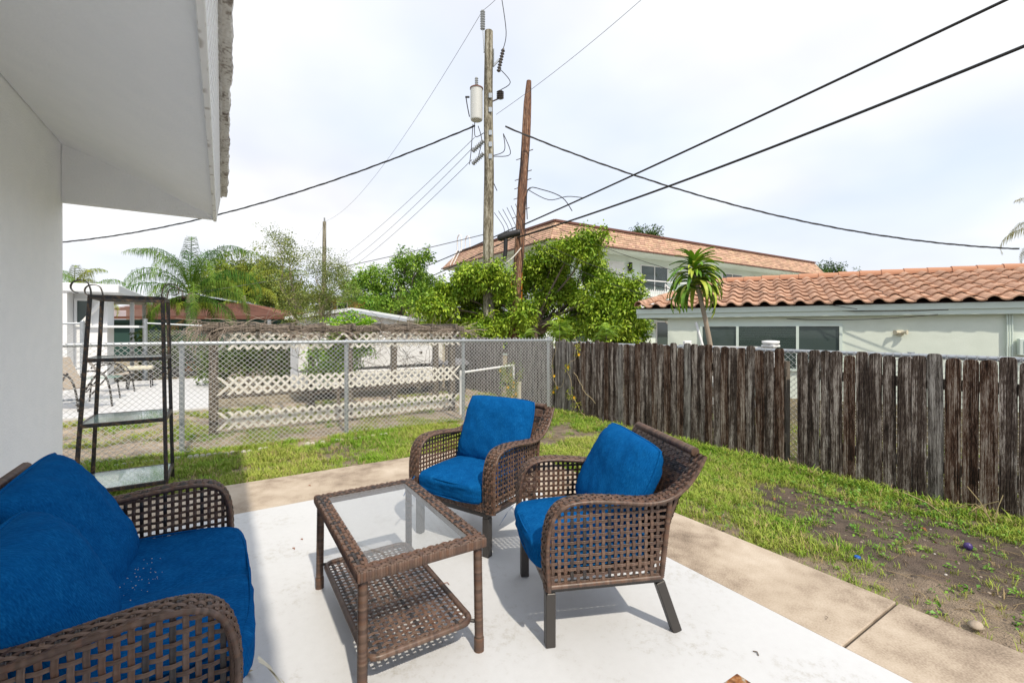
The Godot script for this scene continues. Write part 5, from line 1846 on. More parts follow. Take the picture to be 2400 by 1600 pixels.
	for k in 6:
		mb = MB.new()
		var x := 0.1 + 0.12 * k
		mb.tube(spline([right * (x - 0.25) + Vector3(0, 0.75 + 0.05 * k, 0), right * x + Vector3(0, 0.38, 0), right * (x + 0.05) + Vector3(0, 0.15, 0)], 4), 0.008, 4)
		shape("strap", mb, M.black_rubber, o)
	# distant pole
	o = thing("utility_pole", "distant grey utility pole rising behind the sparse olive trees", "pole", P(7.15, -0.06, 40.5))
	mb = MB.new()
	mb.tube(PackedVector3Array([Vector3.ZERO, Vector3(0.03, 5, 0), Vector3(0.06, 10.4, 0)]), PackedFloat32Array([0.21, 0.18, 0.14]), 10)
	shape("shaft", mb, M.pole_gray, o)
	mb = MB.new()
	rings(mb, Vector3(0.06, 10.35, 0), Vector3(0.06, 10.75, 0), 4, 0.04, 0.09)
	shape("insulator", mb, M.porcelain_gray, o)

func cable(called, label, a: Vector3, b: Vector3, sag: float, r: float, m):
	var org := (a + b) / 2
	var path := PackedVector3Array()
	var n := 28
	for i in n + 1:
		var t := float(i) / n
		path.append(a.lerp(b, t) - Vector3(0, 4 * sag * t * (1 - t), 0) - org)
	var mb := MB.new()
	if called == "service_cable":
		# two insulated wires twisted round a bare one
		var L := (b - a).length()
		for s in 3:
			var pp := PackedVector3Array()
			for i in 161:
				var t := i / 160.0
				var an := t * L / 1.1 * TAU + s * TAU / 3.0
				pp.append(a.lerp(b, t) - Vector3(0, 4 * sag * t * (1 - t), 0) - org + Vector3(0.4 * sin(an), cos(an), 0.4 * sin(an)) * r * 0.85)
			mb.tube(pp, r * (0.85 if s < 2 else 0.5), 5, false)
	else: mb.tube(path, r, 6, false)
	var o := shape(called, mb, m)
	o.position = org
	tag(o, label, "cable")
	return o

func build_wires():
	var W := [
		["service_cable", "twisted black service cable from the grey pole down past the house eave", P(6.09, 7.15, 11.53), P(-6.45, 4.48, 24.27), 0.72, 0.018, "black_rubber"],
		["service_cable", "black service cable sagging from the grey pole over the bungalow roof", P(6.77, 7.08, 10.98), P(20.69, 3.81, 3.42), 0.72, 0.018, "black_rubber"],
		["overhead_cable", "upper thick black cable bundle rising from the brown pole overhead", P(7.38, 4.37, 10.95), P(8.52, 5.61, 1.09), 0.04, 0.020, "black_rubber"],
		["overhead_cable", "lower thick black cable rising from the brown pole overhead", P(7.23, 4.00, 11.05), P(8.52, 4.92, 1.09), 0.13, 0.022, "black_rubber"],
		["overhead_cable", "upper black cable running from the brown pole down behind the leafy trees", P(7.28, 4.35, 11.01), P(5.56, 3.25, 34.40), 0.29, 0.017, "black_rubber"],
		["overhead_cable", "lower black cable running from the brown pole into the leafy tree", P(7.14, 4.00, 11.10), P(7.82, 3.16, 30.59), 0.17, 0.018, "black_rubber"],
		["phone_line", "thin dark line from the grey pole to the palms", P(6.50, 4.10, 11.27), P(-3.76, 3.09, 32.04), 0.30, 0.012, "cable_gray"],
		["power_line", "thin line from the top insulator to the distant pole", P(6.28, 10.44, 11.42), P(7.20, 10.34, 40.47), 1.16, 0.007, "cable_gray"],
		["power_line", "thin line from the top insulator up over the yard", P(6.28, 10.44, 11.42), P(6.17, 10.22, 9.11), 0.12, 0.006, "cable_gray"],
		["power_line", "thin line dead-ended under the transformer, topmost of three", P(6.08, 6.81, 11.54), P(6.96, 6.32, 40.62), 0.39, 0.008, "cable_gray"],
		["power_line", "thin line on the upper grey strain insulator, middle of three", P(6.04, 6.52, 11.57), P(6.96, 5.67, 40.62), 0.54, 0.008, "cable_gray"],
		["power_line", "thin line on the lower grey strain insulator, lowest of three", P(6.02, 6.18, 11.58), P(7.05, 5.18, 40.56), 0.52, 0.008, "cable_gray"],
		["guy_wire", "thin guy wire strained from the grey pole past the broken pole top", P(6.55, 7.42, 11.12), P(8.88, 9.67, 7.15), 0.12, 0.006, "cable_gray"],
		["phone_line", "thin drop line to the bungalow eave, top of three", P(8.09, 4.40, 10.61), P(9.95, 1.71, 3.68), 0.29, 0.007, "black_rubber"],
		["phone_line", "thin drop line to the bungalow eave, middle of three", P(7.44, 4.16, 11.03), P(10.48, 1.67, 2.55), 0.71, 0.009, "black_rubber"],
		["phone_line", "thin drop line to the bungalow eave, lowest of three", P(7.44, 3.97, 11.03), P(10.42, 1.59, 2.67), 0.85, 0.007, "black_rubber"],
		["phone_line", "faint thin line from the distant pole down to the scrub", P(7.20, 10.13, 40.47), P(6.98, 7.76, 57.21), 0.12, 0.006, "cable_gray"],
	]
	for w in W: cable(w[0], w[1], w[2], w[3], w[4], w[5], M[w[6]])
	# a loop of slack lashed to the upper bundle
	var o := thing("slack_loop", "loop of thin black slack cable lashed to the upper overhead bundle", "cable", P(7.4, 4.6, 10.8))
	var mb := MB.new()
	mb.tube(spline([Vector3(0, -0.1, 0), Vector3(0.02, 0.75, 0.0), Vector3(0.35, 0.72, 0.3), Vector3(0.8, 0.5, 0.6), Vector3(1.0, 0.1, 0.8)], 5), 0.014, 5)
	mb.tube(spline([Vector3(0.02, 0.75, 0.0), Vector3(0.5, 0.45, 0.35), Vector3(0.9, 0.52, 0.7), Vector3(1.3, 0.5, 0.9)], 5), 0.012, 5)
	shape("lead", mb, M.black_rubber, o)

# ---------------------------------------------------------------- wicker

const BROWNS = [Color(0.125, 0.076, 0.054), Color(0.105, 0.064, 0.047), Color(0.150, 0.094, 0.068), Color(0.090, 0.055, 0.040), Color(0.130, 0.070, 0.045), Color(0.036, 0.029, 0.027)]

# one flat woven strand: ribbon of paired round canes
func strand(mb: MB, pts: PackedVector3Array, nor: PackedVector3Array, w: float, col: Color, rg):
	var n := pts.size()
	var base := mb.v.size()
	var us := [-0.5, -0.25, 0.0, 0.25, 0.5]
	var hs := [-0.0016, 0.0012, -0.0002, 0.0012, -0.0016]
	var ts := [-0.9, 0.0, 0.0, 0.0, 0.9]
	for i in n:
		var t := (pts[mini(i + 1, n - 1)] - pts[maxi(i - 1, 0)]).normalized()
		var nn := (nor[i] - t * nor[i].dot(t)).normalized()
		var sd := t.cross(nn)
		var k := 1.0 + 0.10 * sin(i * 1.7 + base)
		mb.col = Color(col.r * k, col.g * k, col.b * k)
		for q in 5:
			mb.vert(pts[i] + sd * (w * us[q]) + nn * hs[q], (nn + sd * ts[q] + (sd * (0.35 if q == 1 else (-0.35 if q == 3 else 0.0)))).normalized())
	for i in n - 1:
		for q in 4:
			var a := base + i * 5 + q
			mb.ix.append_array(PackedInt32Array([a, a + 5, a + 1, a + 1, a + 5, a + 6]))

# over-and-under weave on a surface. at(u, v) -> [point, normal]; H: strands [v, u0, u1], V: strands [u, v0, v1]
func weave(mb: MB, at: Callable, H: Array, V: Array, pu: float, pv: float, ur: float, vr: float, wh: float, wv: float, amp: float, s: int, K := 3, dark := 0.16, hcol = null):
	var rg := rng_of(s)
	for h in H:
		var j := roundi((h[0] - vr) / pv)
		var n := maxi(int((h[2] - h[1]) / pu * K), 2)
		var pts := PackedVector3Array()
		var nor := PackedVector3Array()
		for i in n + 1:
			var u: float = lerpf(h[1], h[2], float(i) / n)
			var q: Array = at.call(u, h[0])
			var off := amp * cos(PI * (u - ur) / pu) * (1.0 if j % 2 == 0 else -1.0)
			pts.append(q[0] + q[1] * off); nor.append(q[1])
		var c: Color = BROWNS[5] if rg.randf() < dark * 0.5 else BROWNS[rg.randi_range(0, 4)]
		strand(mb, pts, nor, wh, c, rg)
	for v in V:
		var i0 := roundi((v[0] - ur) / pu)
		var n := maxi(int((v[2] - v[1]) / pv * K), 2)
		var pts := PackedVector3Array()
		var nor := PackedVector3Array()
		for i in n + 1:
			var w: float = lerpf(v[1], v[2], float(i) / n)
			var q: Array = at.call(v[0], w)
			var off := -amp * cos(PI * (w - vr) / pv) * (1.0 if i0 % 2 == 0 else -1.0)
			pts.append(q[0] + q[1] * off); nor.append(q[1])
		var c: Color = BROWNS[5] if rg.randf() < dark else BROWNS[rg.randi_range(0, 4)]
		strand(mb, pts, nor, wv, c, rg)

# wrapped cane edge: tube with a fine ripple
func wrapped(mb: MB, path: PackedVector3Array, r: float, pitch := 0.008, sides := 8, s := 1, amp := 0.07):
	var rg := rng_of(s)
	var L := 0.0
	var acc := PackedFloat32Array([0.0])
	for i in range(1, path.size()):
		L += (path[i] - path[i - 1]).length()
		acc.append(L)
	var n := int(L / pitch * 2.0)
	var pp := PackedVector3Array()
	var rr := PackedFloat32Array()
	var k := 0
	for i in n + 1:
		var d := L * i / n
		while k < path.size() - 2 and acc[k + 1] < d: k += 1
		pp.append(path[k].lerp(path[k + 1], (d - acc[k]) / maxf(acc[k + 1] - acc[k], 1e-6)))
		rr.append(r * (1.0 + (amp if i % 2 == 0 else -amp)))
	var v0 := mb.v.size()
	mb.col = BROWNS[1]
	mb.tube(pp, rr, sides)
	# tone varies from turn to turn
	var turns := {}
	for i in range(v0, mini(v0 + pp.size() * sides, mb.v.size())):
		var t := int((i - v0) / sides / 2)
		if not turns.has(t):
			var c: Color = BROWNS[rg.randi_range(0, 4)] * rg.randf_range(0.8, 1.1)
			c.a = 1.0
			turns[t] = c
		mb.c[i] = turns[t]

# arm profile in the chair's own side view (z forward, y up)
const ARM = [Vector2(0.312, 0.262), Vector2(0.320, 0.38), Vector2(0.314, 0.49), Vector2(0.286, 0.570), Vector2(0.228, 0.612), Vector2(0.13, 0.622), Vector2(0.0, 0.612), Vector2(-0.11, 0.600), Vector2(-0.20, 0.606), Vector2(-0.275, 0.640), Vector2(-0.335, 0.700), Vector2(-0.385, 0.785)]

var arm_pts: PackedVector3Array
var arm_nor: PackedVector3Array
var arm_len := 0.0

func arm_setup():
	var p := []
	for a in ARM: p.append(Vector3(0, a.y, a.x))
	arm_pts = spline(p, 5)
	arm_nor = PackedVector3Array()
	arm_len = 0.0
	for i in arm_pts.size():
		var t := (arm_pts[mini(i + 1, arm_pts.size() - 1)] - arm_pts[maxi(i - 1, 0)]).normalized()
		arm_nor.append(t.cross(Vector3(1, 0, 0)) * -1.0)
		if i > 0: arm_len += (arm_pts[i] - arm_pts[i - 1]).length()
	# outward normal points up and forward
	if arm_nor[20].y < 0:
		for i in arm_nor.size(): arm_nor[i] = -arm_nor[i]

func arm_at(f: float) -> Array:
	var x := clampf(f, 0.0, 1.0) * (arm_pts.size() - 1)
	var i := mini(int(x), arm_pts.size() - 2)
	return [arm_pts[i].lerp(arm_pts[i + 1], x - i), arm_nor[i].lerp(arm_nor[i + 1], x - i).normalized()]

func arm_y(z: float) -> float:
	# height of the arm above a point of the side panel
	var best := 0.6
	for i in arm_pts.size() - 1:
		var a := arm_pts[i]
		var b := arm_pts[i + 1]
		if a.y > 0.5 and (a.z - z) * (b.z - z) <= 0.0: best = lerpf(a.y, b.y, (z - a.z) / (b.z - a.z + 1e-9))
	return best

func arm_front(y: float) -> float:
	for i in arm_pts.size() - 1:
		var a := arm_pts[i]
		var b := arm_pts[i + 1]
		if a.y <= y and b.y >= y: return lerpf(a.z, b.z, (y - a.y) / (b.y - a.y + 1e-9))
	return 0.25

func build_arm(o, x: float, s: int):
	var W := 0.074
	# core
	var mb := MB.new()
	var rows := []
	for i in arm_pts.size():
		var p := arm_pts[i]
		var n := arm_nor[i]
		var r := []
		for k in 9:
			var an := TAU * k / 8.0
			r.append(p + Vector3(x + cos(an) * W * 0.44, 0, 0) + n * (sin(an) * 0.012 - 0.011))
		rows.append(r)
	mb.sheet(rows)
	var arm := shape("armrest", mb, M.wicker_core, o)
	mb = MB.new()
	var at := func(u, v):
		var q := arm_at(u / arm_len)
		return [q[0] + Vector3(x + v, 0, 0) + q[1] * (0.004 - 2.2 * v * v), (q[1] + Vector3(v * 6.0, 0, 0)).normalized()]
	var H := []
	for j in 5: H.append([(j - 2) * W / 5.0, 0.0, arm_len])
	var V := []
	var pu := 0.026
	for i in int(arm_len / pu): V.append([i * pu, -W * 0.46, W * 0.46])
	weave(mb, at, H, V, pu, W / 5.0, 0.0, -2 * W / 5.0, W / 5.0 * 0.86, 0.011, 0.0045, s, 3, 0.2)
	stuff(shape("band_weave", mb, M.wicker, arm))
	for sd in [-1.0, 1.0]:
		mb = MB.new()
		var pp := PackedVector3Array()
		for i in arm_pts.size(): pp.append(arm_pts[i] + Vector3(x + sd * W * 0.5, 0, 0) - arm_nor[i] * 0.005)
		wrapped(mb, pp, 0.0085, 0.009, 7, s + 3)
		shape("wrapped_edge", mb, M.wicker, arm)

# armchair or two-seat sofa; half: distance from the middle to the arms
func build_seat_frame(o, half: float, s: int):
	var mb: MB
	# metal legs and rails
	var lx := half - 0.025
	for sx in [-1.0, 1.0]:
		mb = MB.new()
		mb.bar(Vector3(sx * lx, 0.0, 0.288), Vector3(sx * lx, 0.228, 0.288), 0.044, 0.042, Vector3.BACK, 0.003)
		shape("leg", mb, M.dark_metal, o)
		mb = MB.new()
		mb.bar(Vector3(sx * lx, 0.0, -0.288), Vector3(sx * lx, 0.228, -0.205), 0.042, 0.036, Vector3.RIGHT, 0.003)
		shape("leg", mb, M.dark_metal, o)
		mb = MB.new()
		mb.cbox(Vector3(sx * lx, 0.243, 0.048), Vector3(0.034, 0.03, 0.53), 0.003)
		shape("side_rail", mb, M.dark_metal, o)
	for z in [0.290, -0.20]:
		mb = MB.new()
		mb.cbox(Vector3(0, 0.243, z), Vector3(2 * lx - 0.036, 0.028, 0.03), 0.003)
		shape("cross_rail", mb, M.dark_metal, o)
	# side panels of open weave under the arms
	for sx in [-1.0, 1.0]:
		mb = MB.new()
		var x: float = sx * (half + 0.008)
		var at := func(u, v): return [Vector3(x, v, u), Vector3(sx, 0, 0)]
		var p := 0.0275
		var H := []
		var V := []
		var y0 := 0.272
		for j in 13:
			var y := y0 + j * p
			var zb := lerpf(-0.19, -0.235, (y - 0.26) / 0.35)
			var zf := arm_front(y) - 0.012 if y < 0.56 else 0.0
			if y > 0.56:
				zf = 0.31
				while zf > 0.0 and arm_y(zf) - 0.02 < y: zf -= 0.01
			if y < arm_y(-0.1) - 0.015: H.append([y, zb, zf])
		for i in 20:
			var z := -0.185 + i * p
			if z > 0.30: break
			var yt := arm_y(z) - 0.016
			if z > 0.228: yt = minf(yt, 0.60 - (z - 0.228) * 1.1)
			V.append([z, 0.262, yt])
		weave(mb, at, H, V, p, p, -0.185, y0, 0.0125, 0.0145, 0.0028, s + 11 + int(sx), 4 if s < 700 else 5)
		stuff(shape("side_panel", mb, M.wicker, o))
		mb = MB.new()
		wrapped(mb, PackedVector3Array([Vector3(x, 0.262, -0.2), Vector3(x, 0.262, 0.305)]), 0.011, 0.010, 8, s)
		wrapped(mb, PackedVector3Array([Vector3(x, 0.262, -0.2), Vector3(x, 0.61, -0.243)]), 0.012, 0.010, 8, s)
		shape("panel_edge", mb, M.wicker, o)
		build_arm(o, sx * (half + 0.005), s + 20 + int(sx))
	# backrest: closely woven sloping panel
	var bw := half - 0.035
	var b0 := Vector3(0, 0.30, -0.175)
	var b1 := Vector3(0, 0.785, -0.375)
	var bd := (b1 - b0)
	var bl := bd.length()
	bd /= bl
	var bn := Vector3(0, 0, 1).cross(Vector3(1, 0, 0)).cross(bd)
	bn = Vector3(1, 0, 0).cross(bd)
	if bn.z < 0: bn = -bn
	mb = MB.new()
	mb.box(b0 + bd * bl * 0.5 - bn * 0.008, Vector3(2 * bw, bl, 0.014), Basis(Vector3(1, 0, 0), bd, bn))
	var back := shape("backrest", mb, M.wicker_core, o)
	for side in [1.0, -1.0]:
		mb = MB.new()
		var at2 := func(u, v): return [b0 + bd * v + Vector3(u, 0, 0) + bn * (0.003 if side > 0 else -0.019), bn * side]
		var H := []
		var V := []
		var ph := 0.0145
		var pw := 0.030
		for j in int(bl / ph): H.append([0.008 + j * ph, -bw, bw])
		for i in int(2 * bw / pw): V.append([-bw + 0.012 + i * pw, 0.0, bl])
		weave(mb, at2, H, V, pw, ph, -bw + 0.012, 0.008, 0.0145, 0.014, 0.003, s + 40 + int(side), 2, 0.25)
		stuff(shape("back_weave", mb, M.wicker, back))
	mb = MB.new()
	var tb := PackedVector3Array([b1 + Vector3(-bw - 0.02, 0.002, 0), b1 + Vector3(bw + 0.02, 0.002, 0)])
	wrapped(mb, tb, 0.019, 0.011, 10, s + 50)
	shape("top_edge", mb, M.wicker, back)
	# front apron and seat deck
	mb = MB.new()
	mb.box(Vector3(0, 0.285, 0.300), Vector3(2 * half - 0.05, 0.056, 0.012))
	var ap := shape("apron", mb, M.wicker_core, o)
	mb = MB.new()
	var at3 := func(u, v): return [Vector3(u, v, 0.311), Vector3(0, 0, 1)]
	var H3 := []
	var V3 := []
	for j in 4: H3.append([0.266 + j * 0.0145, -half + 0.03, half - 0.03])
	for i in int((2 * half - 0.06) / 0.03): V3.append([-half + 0.04 + i * 0.03, 0.258, 0.316])
	weave(mb, at3, H3, V3, 0.03, 0.0145, -half + 0.04, 0.266, 0.0145, 0.013, 0.003, s + 60, 2, 0.2)
	stuff(shape("apron_weave", mb, M.wicker, ap))
	mb = MB.new()
	mb.box(Vector3(0, 0.294, 0.055), Vector3(2 * half - 0.04, 0.016, 0.475))
	shape("seat_deck", mb, M.wicker_core, o)

# puffy boxed cushion
func cushion_mesh(h: Vector3, e: float, s: int, crease := 0.0, sag := 0.0) -> ArrayMesh:
	var nz := noise_of(s, 1.0, 3)
	var mb := MB.new()
	var N := 26
	for face in 6:
		var k := face % 3
		var sg := 1.0 if face < 3 else -1.0
		var rows := []
		for j in N + 1:
			var r := []
			for i in N + 1:
				var q := Vector3.ZERO
				q[k] = sg
				q[(k + 1) % 3] = tan((i * 2.0 / N - 1.0) * 0.785) * 1.0
				q[(k + 2) % 3] = tan((j * 2.0 / N - 1.0) * 0.785) * 1.0
				var d := pow(pow(absf(q.x), e) + pow(absf(q.y), e) + pow(absf(q.z), e), 1.0 / e)
				var p := q / d * h
				var plump := (1.0 - pow(absf(p.x / h.x), 4.0)) * (1.0 - pow(absf(p.z / h.z), 4.0))
				p.y += signf(p.y) * 0.014 * plump * (absf(p.y) / h.y)
				var wr := nz.get_noise_3d(p.x * 9.0, p.y * 9.0, p.z * 9.0) * 0.012 + nz.get_noise_3d(p.x * 5.0 + 30.0, p.y * 22.0, p.z * 26.0) * 0.010
				p += p.normalized() * wr
				if p.y > 0:
					p.y -= sag * plump
					if crease > 0: p.y -= crease * exp(-pow(p.x / 0.035, 2.0)) * (0.6 + 0.6 * nz.get_noise_1d(p.z * 8.0))
				# seam near the upper and lower rim
				var rim := exp(-pow((absf(p.y) - h.y * 0.72) / 0.004, 2.0))
				p.x *= 1.0 - 0.008 * rim
				p.z *= 1.0 - 0.008 * rim
				r.append(p)
			rows.append(r)
		mb.sheet(rows, 1, 1, sg < 0)
	return mb.mesh()

# soft knife-edge pillow
func pillow_mesh(hx: float, hy: float, t: float, s: int, slump := 0.0) -> ArrayMesh:
	var nz := noise_of(s, 1.0, 3)
	var mb := MB.new()
	var N := 36
	for side in [1.0, -1.0]:
		var rows := []
		for j in N + 1:
			var r := []
			for i in N + 1:
				var u := sin((i * 2.0 / N - 1.0) * PI / 2)
				var v := sin((j * 2.0 / N - 1.0) * PI / 2)
				# rounded corners
				var cu := u * sqrt(maxf(0.0, 1.0 - 0.10 * v * v * v * v))
				var cv := v * sqrt(maxf(0.0, 1.0 - 0.10 * u * u * u * u))
				var th := t * pow((1.0 - pow(absf(u), 3.2)) * (1.0 - pow(absf(v), 3.2)), 0.52)
				var p := Vector3(cu * hx, cv * hy, side * th)
				var edge := 1.0 - (1.0 - pow(absf(u), 4.0)) * (1.0 - pow(absf(v), 4.0))
				var wr := nz.get_noise_3d(p.x * 6.0, p.y * 6.0, side * 5.0) * 0.02 + nz.get_noise_3d(p.x * 22.0, p.y * 7.0, side * 9.0) * 0.007
				var an := atan2(v, u)
				wr += sin(an * 26.0 + nz.get_noise_2d(u * 5.0, v * 5.0) * 9.0) * 0.007 * edge
				p.z += side * wr * (1.0 - pow(maxf(absf(u), absf(v)), 8.0))
				p.z += slump * (v * v) * t
				p.y -= absf(slump) * 0.12 * (1.0 - v) * th
				r.append(p)
			rows.append(r)
		mb.sheet(rows, 1, 1, side < 0)
	# sewn rim
	var rim := PackedVector3Array()
	for k in 80:
		var a := TAU * k / 80.0
		var c := cos(a)
		var q := sin(a)
		var m := maxf(absf(c), absf(q))
		var u := c / m
		var v := q / m
		rim.append(Vector3(u * sqrt(1.0 - 0.10 * pow(v, 4)) * hx, v * sqrt(1.0 - 0.10 * pow(u, 4)) * hy, slump * v * v * t - 0.0))
	mb.tube(rim, 0.0068, 6, false, true)
	return mb.mesh()

func tie(parent, p: Vector3, d: Vector3, m):
	var mb := MB.new()
	var sd := d.cross(Vector3.UP).normalized() * 0.006
	var a := [p - sd, p + sd]
	var rows := [a]
	for i in 5:
		p += d * 0.016 + Vector3(0, -0.016 - 0.003 * i, 0)
		rows.append([p - sd + d * 0.003 * sin(i * 2.0), p + sd])
	mb.sheet(rows)
	shape("tie", mb, m, parent)

# sewn welts round the top and bottom edge of a boxed cushion
func piping(parent, h: Vector3, e: float, m):
	for sy in [-1.0, 1.0]:
		var mb := MB.new()
		var path := PackedVector3Array()
		for k in 96:
			var a := TAU * k / 96.0
			var c := cos(a)
			var q := sin(a)
			var d := pow(pow(absf(c), e) + pow(absf(q), e) + pow(0.78, e), 1.0 / e)
			path.append(Vector3(c / d * h.x, sy * 0.80 * h.y, q / d * h.z) * 1.004)
		mb.tube(path, 0.0045, 6, false, true)
		shape("piping", mb, m, parent)

func build_chairs():
	arm_setup()
	var half := 0.302
	var o := thing("armchair", "brown wicker armchair standing with its side to the concrete walk", "armchair", P(1.539, 0.0, 1.676), atan2(-0.92, -0.39), "wicker armchairs")
	build_seat_frame(o, half, 600)
	var o2 := copy_of(o, P(1.470, 0.0, 2.699), atan2(-0.92, 0.39), "brown wicker armchair facing the glass table from the lawn corner", "armchair")
	var seat := cushion_mesh(Vector3(0.268, 0.062, 0.275), 7.0, 801)
	var pil := pillow_mesh(0.258, 0.225, 0.11, 802, 0.12)
	var pil2 := pillow_mesh(0.285, 0.235, 0.095, 803, 0.1)
	for k in 2:
		var c: Node3D = [o, o2][k]
		var where: String = ["the armchair beside the concrete walk", "the armchair at the lawn corner"][k]
		var b := shape("seat_cushion", seat, M.blue_fabric)
		b.transform = c.transform * Transform3D(Basis(Vector3.RIGHT, 0.03), Vector3(0, 0.366, 0.085))
		tag(b, "blue boxed seat cushion on %s" % where, "cushion", "blue seat cushions")
		piping(b, Vector3(0.268, 0.062, 0.275), 7.0, M.blue_fabric)
		tie(b, Vector3(-0.265, 0.03, 0.262), Vector3(-0.3, 0, 1).normalized(), M.blue_fabric)
		var q := shape("back_cushion", [pil, pil2][k], M.blue_fabric)
		if k == 0: q.transform = c.transform * Transform3D(Basis(Vector3.UP, 0.10) * Basis(Vector3.RIGHT, -0.48) * Basis(Vector3.BACK, -0.07), Vector3(-0.01, 0.60, -0.13))
		else: q.transform = c.transform * Transform3D(Basis(Vector3.RIGHT, -0.40), Vector3(0.0, 0.62, -0.165))
		tag(q, ["plump blue back cushion slouched in the armchair beside the concrete walk", "square blue back cushion upright in the armchair at the lawn corner"][k], "cushion", "blue back cushions")

func build_sofa():
	var half := 0.552
	var o := thing("sofa", "brown wicker two-seat sofa with its back to the white house wall", "sofa", P(-0.28, 0.0, 2.015), PI / 2)
	build_seat_frame(o, half, 900)
	var b := shape("seat_cushion", cushion_mesh(Vector3(0.518, 0.066, 0.285), 7.0, 811, 0.028, 0.02), M.blue_fabric)
	b.transform = o.transform * Transform3D(Basis(Vector3.RIGHT, 0.03), Vector3(0, 0.368, 0.085))
	tag(b, "long blue seat cushion covering the wicker sofa seat", "cushion", "blue seat cushions")
	piping(b, Vector3(0.518, 0.066, 0.285), 7.0, M.blue_fabric)
	tie(b, Vector3(-0.46, -0.02, 0.287), Vector3(0.1, 0, 1).normalized(), M.cream_plastic)
	tie(b, Vector3(-0.44, -0.02, 0.287), Vector3(-0.4, 0, 1).normalized(), M.cream_plastic)
	var q := shape("back_cushion", pillow_mesh(0.27, 0.262, 0.105, 812, 0.1), M.blue_fabric)
	q.transform = o.transform * Transform3D(Basis(Vector3.UP, -0.10) * Basis(Vector3.RIGHT, -0.50) * Basis(Vector3.BACK, 0.09), Vector3(0.235, 0.595, -0.185))
	tag(q, "blue back cushion leaning against the sofa arm by the shelf rack", "cushion", "blue back cushions")
	q = shape("back_cushion", pillow_mesh(0.225, 0.225, 0.145, 813, 0.1), M.blue_fabric)
	q.transform = o.transform * Transform3D(Basis(Vector3.UP, -0.12) * Basis(Vector3.RIGHT, -0.40) * Basis(Vector3.BACK, 0.10), Vector3(-0.288, 0.565, -0.165))
	tag(q, "rounded blue back cushion on the sofa overlapping its neighbour", "cushion", "blue back cushions")

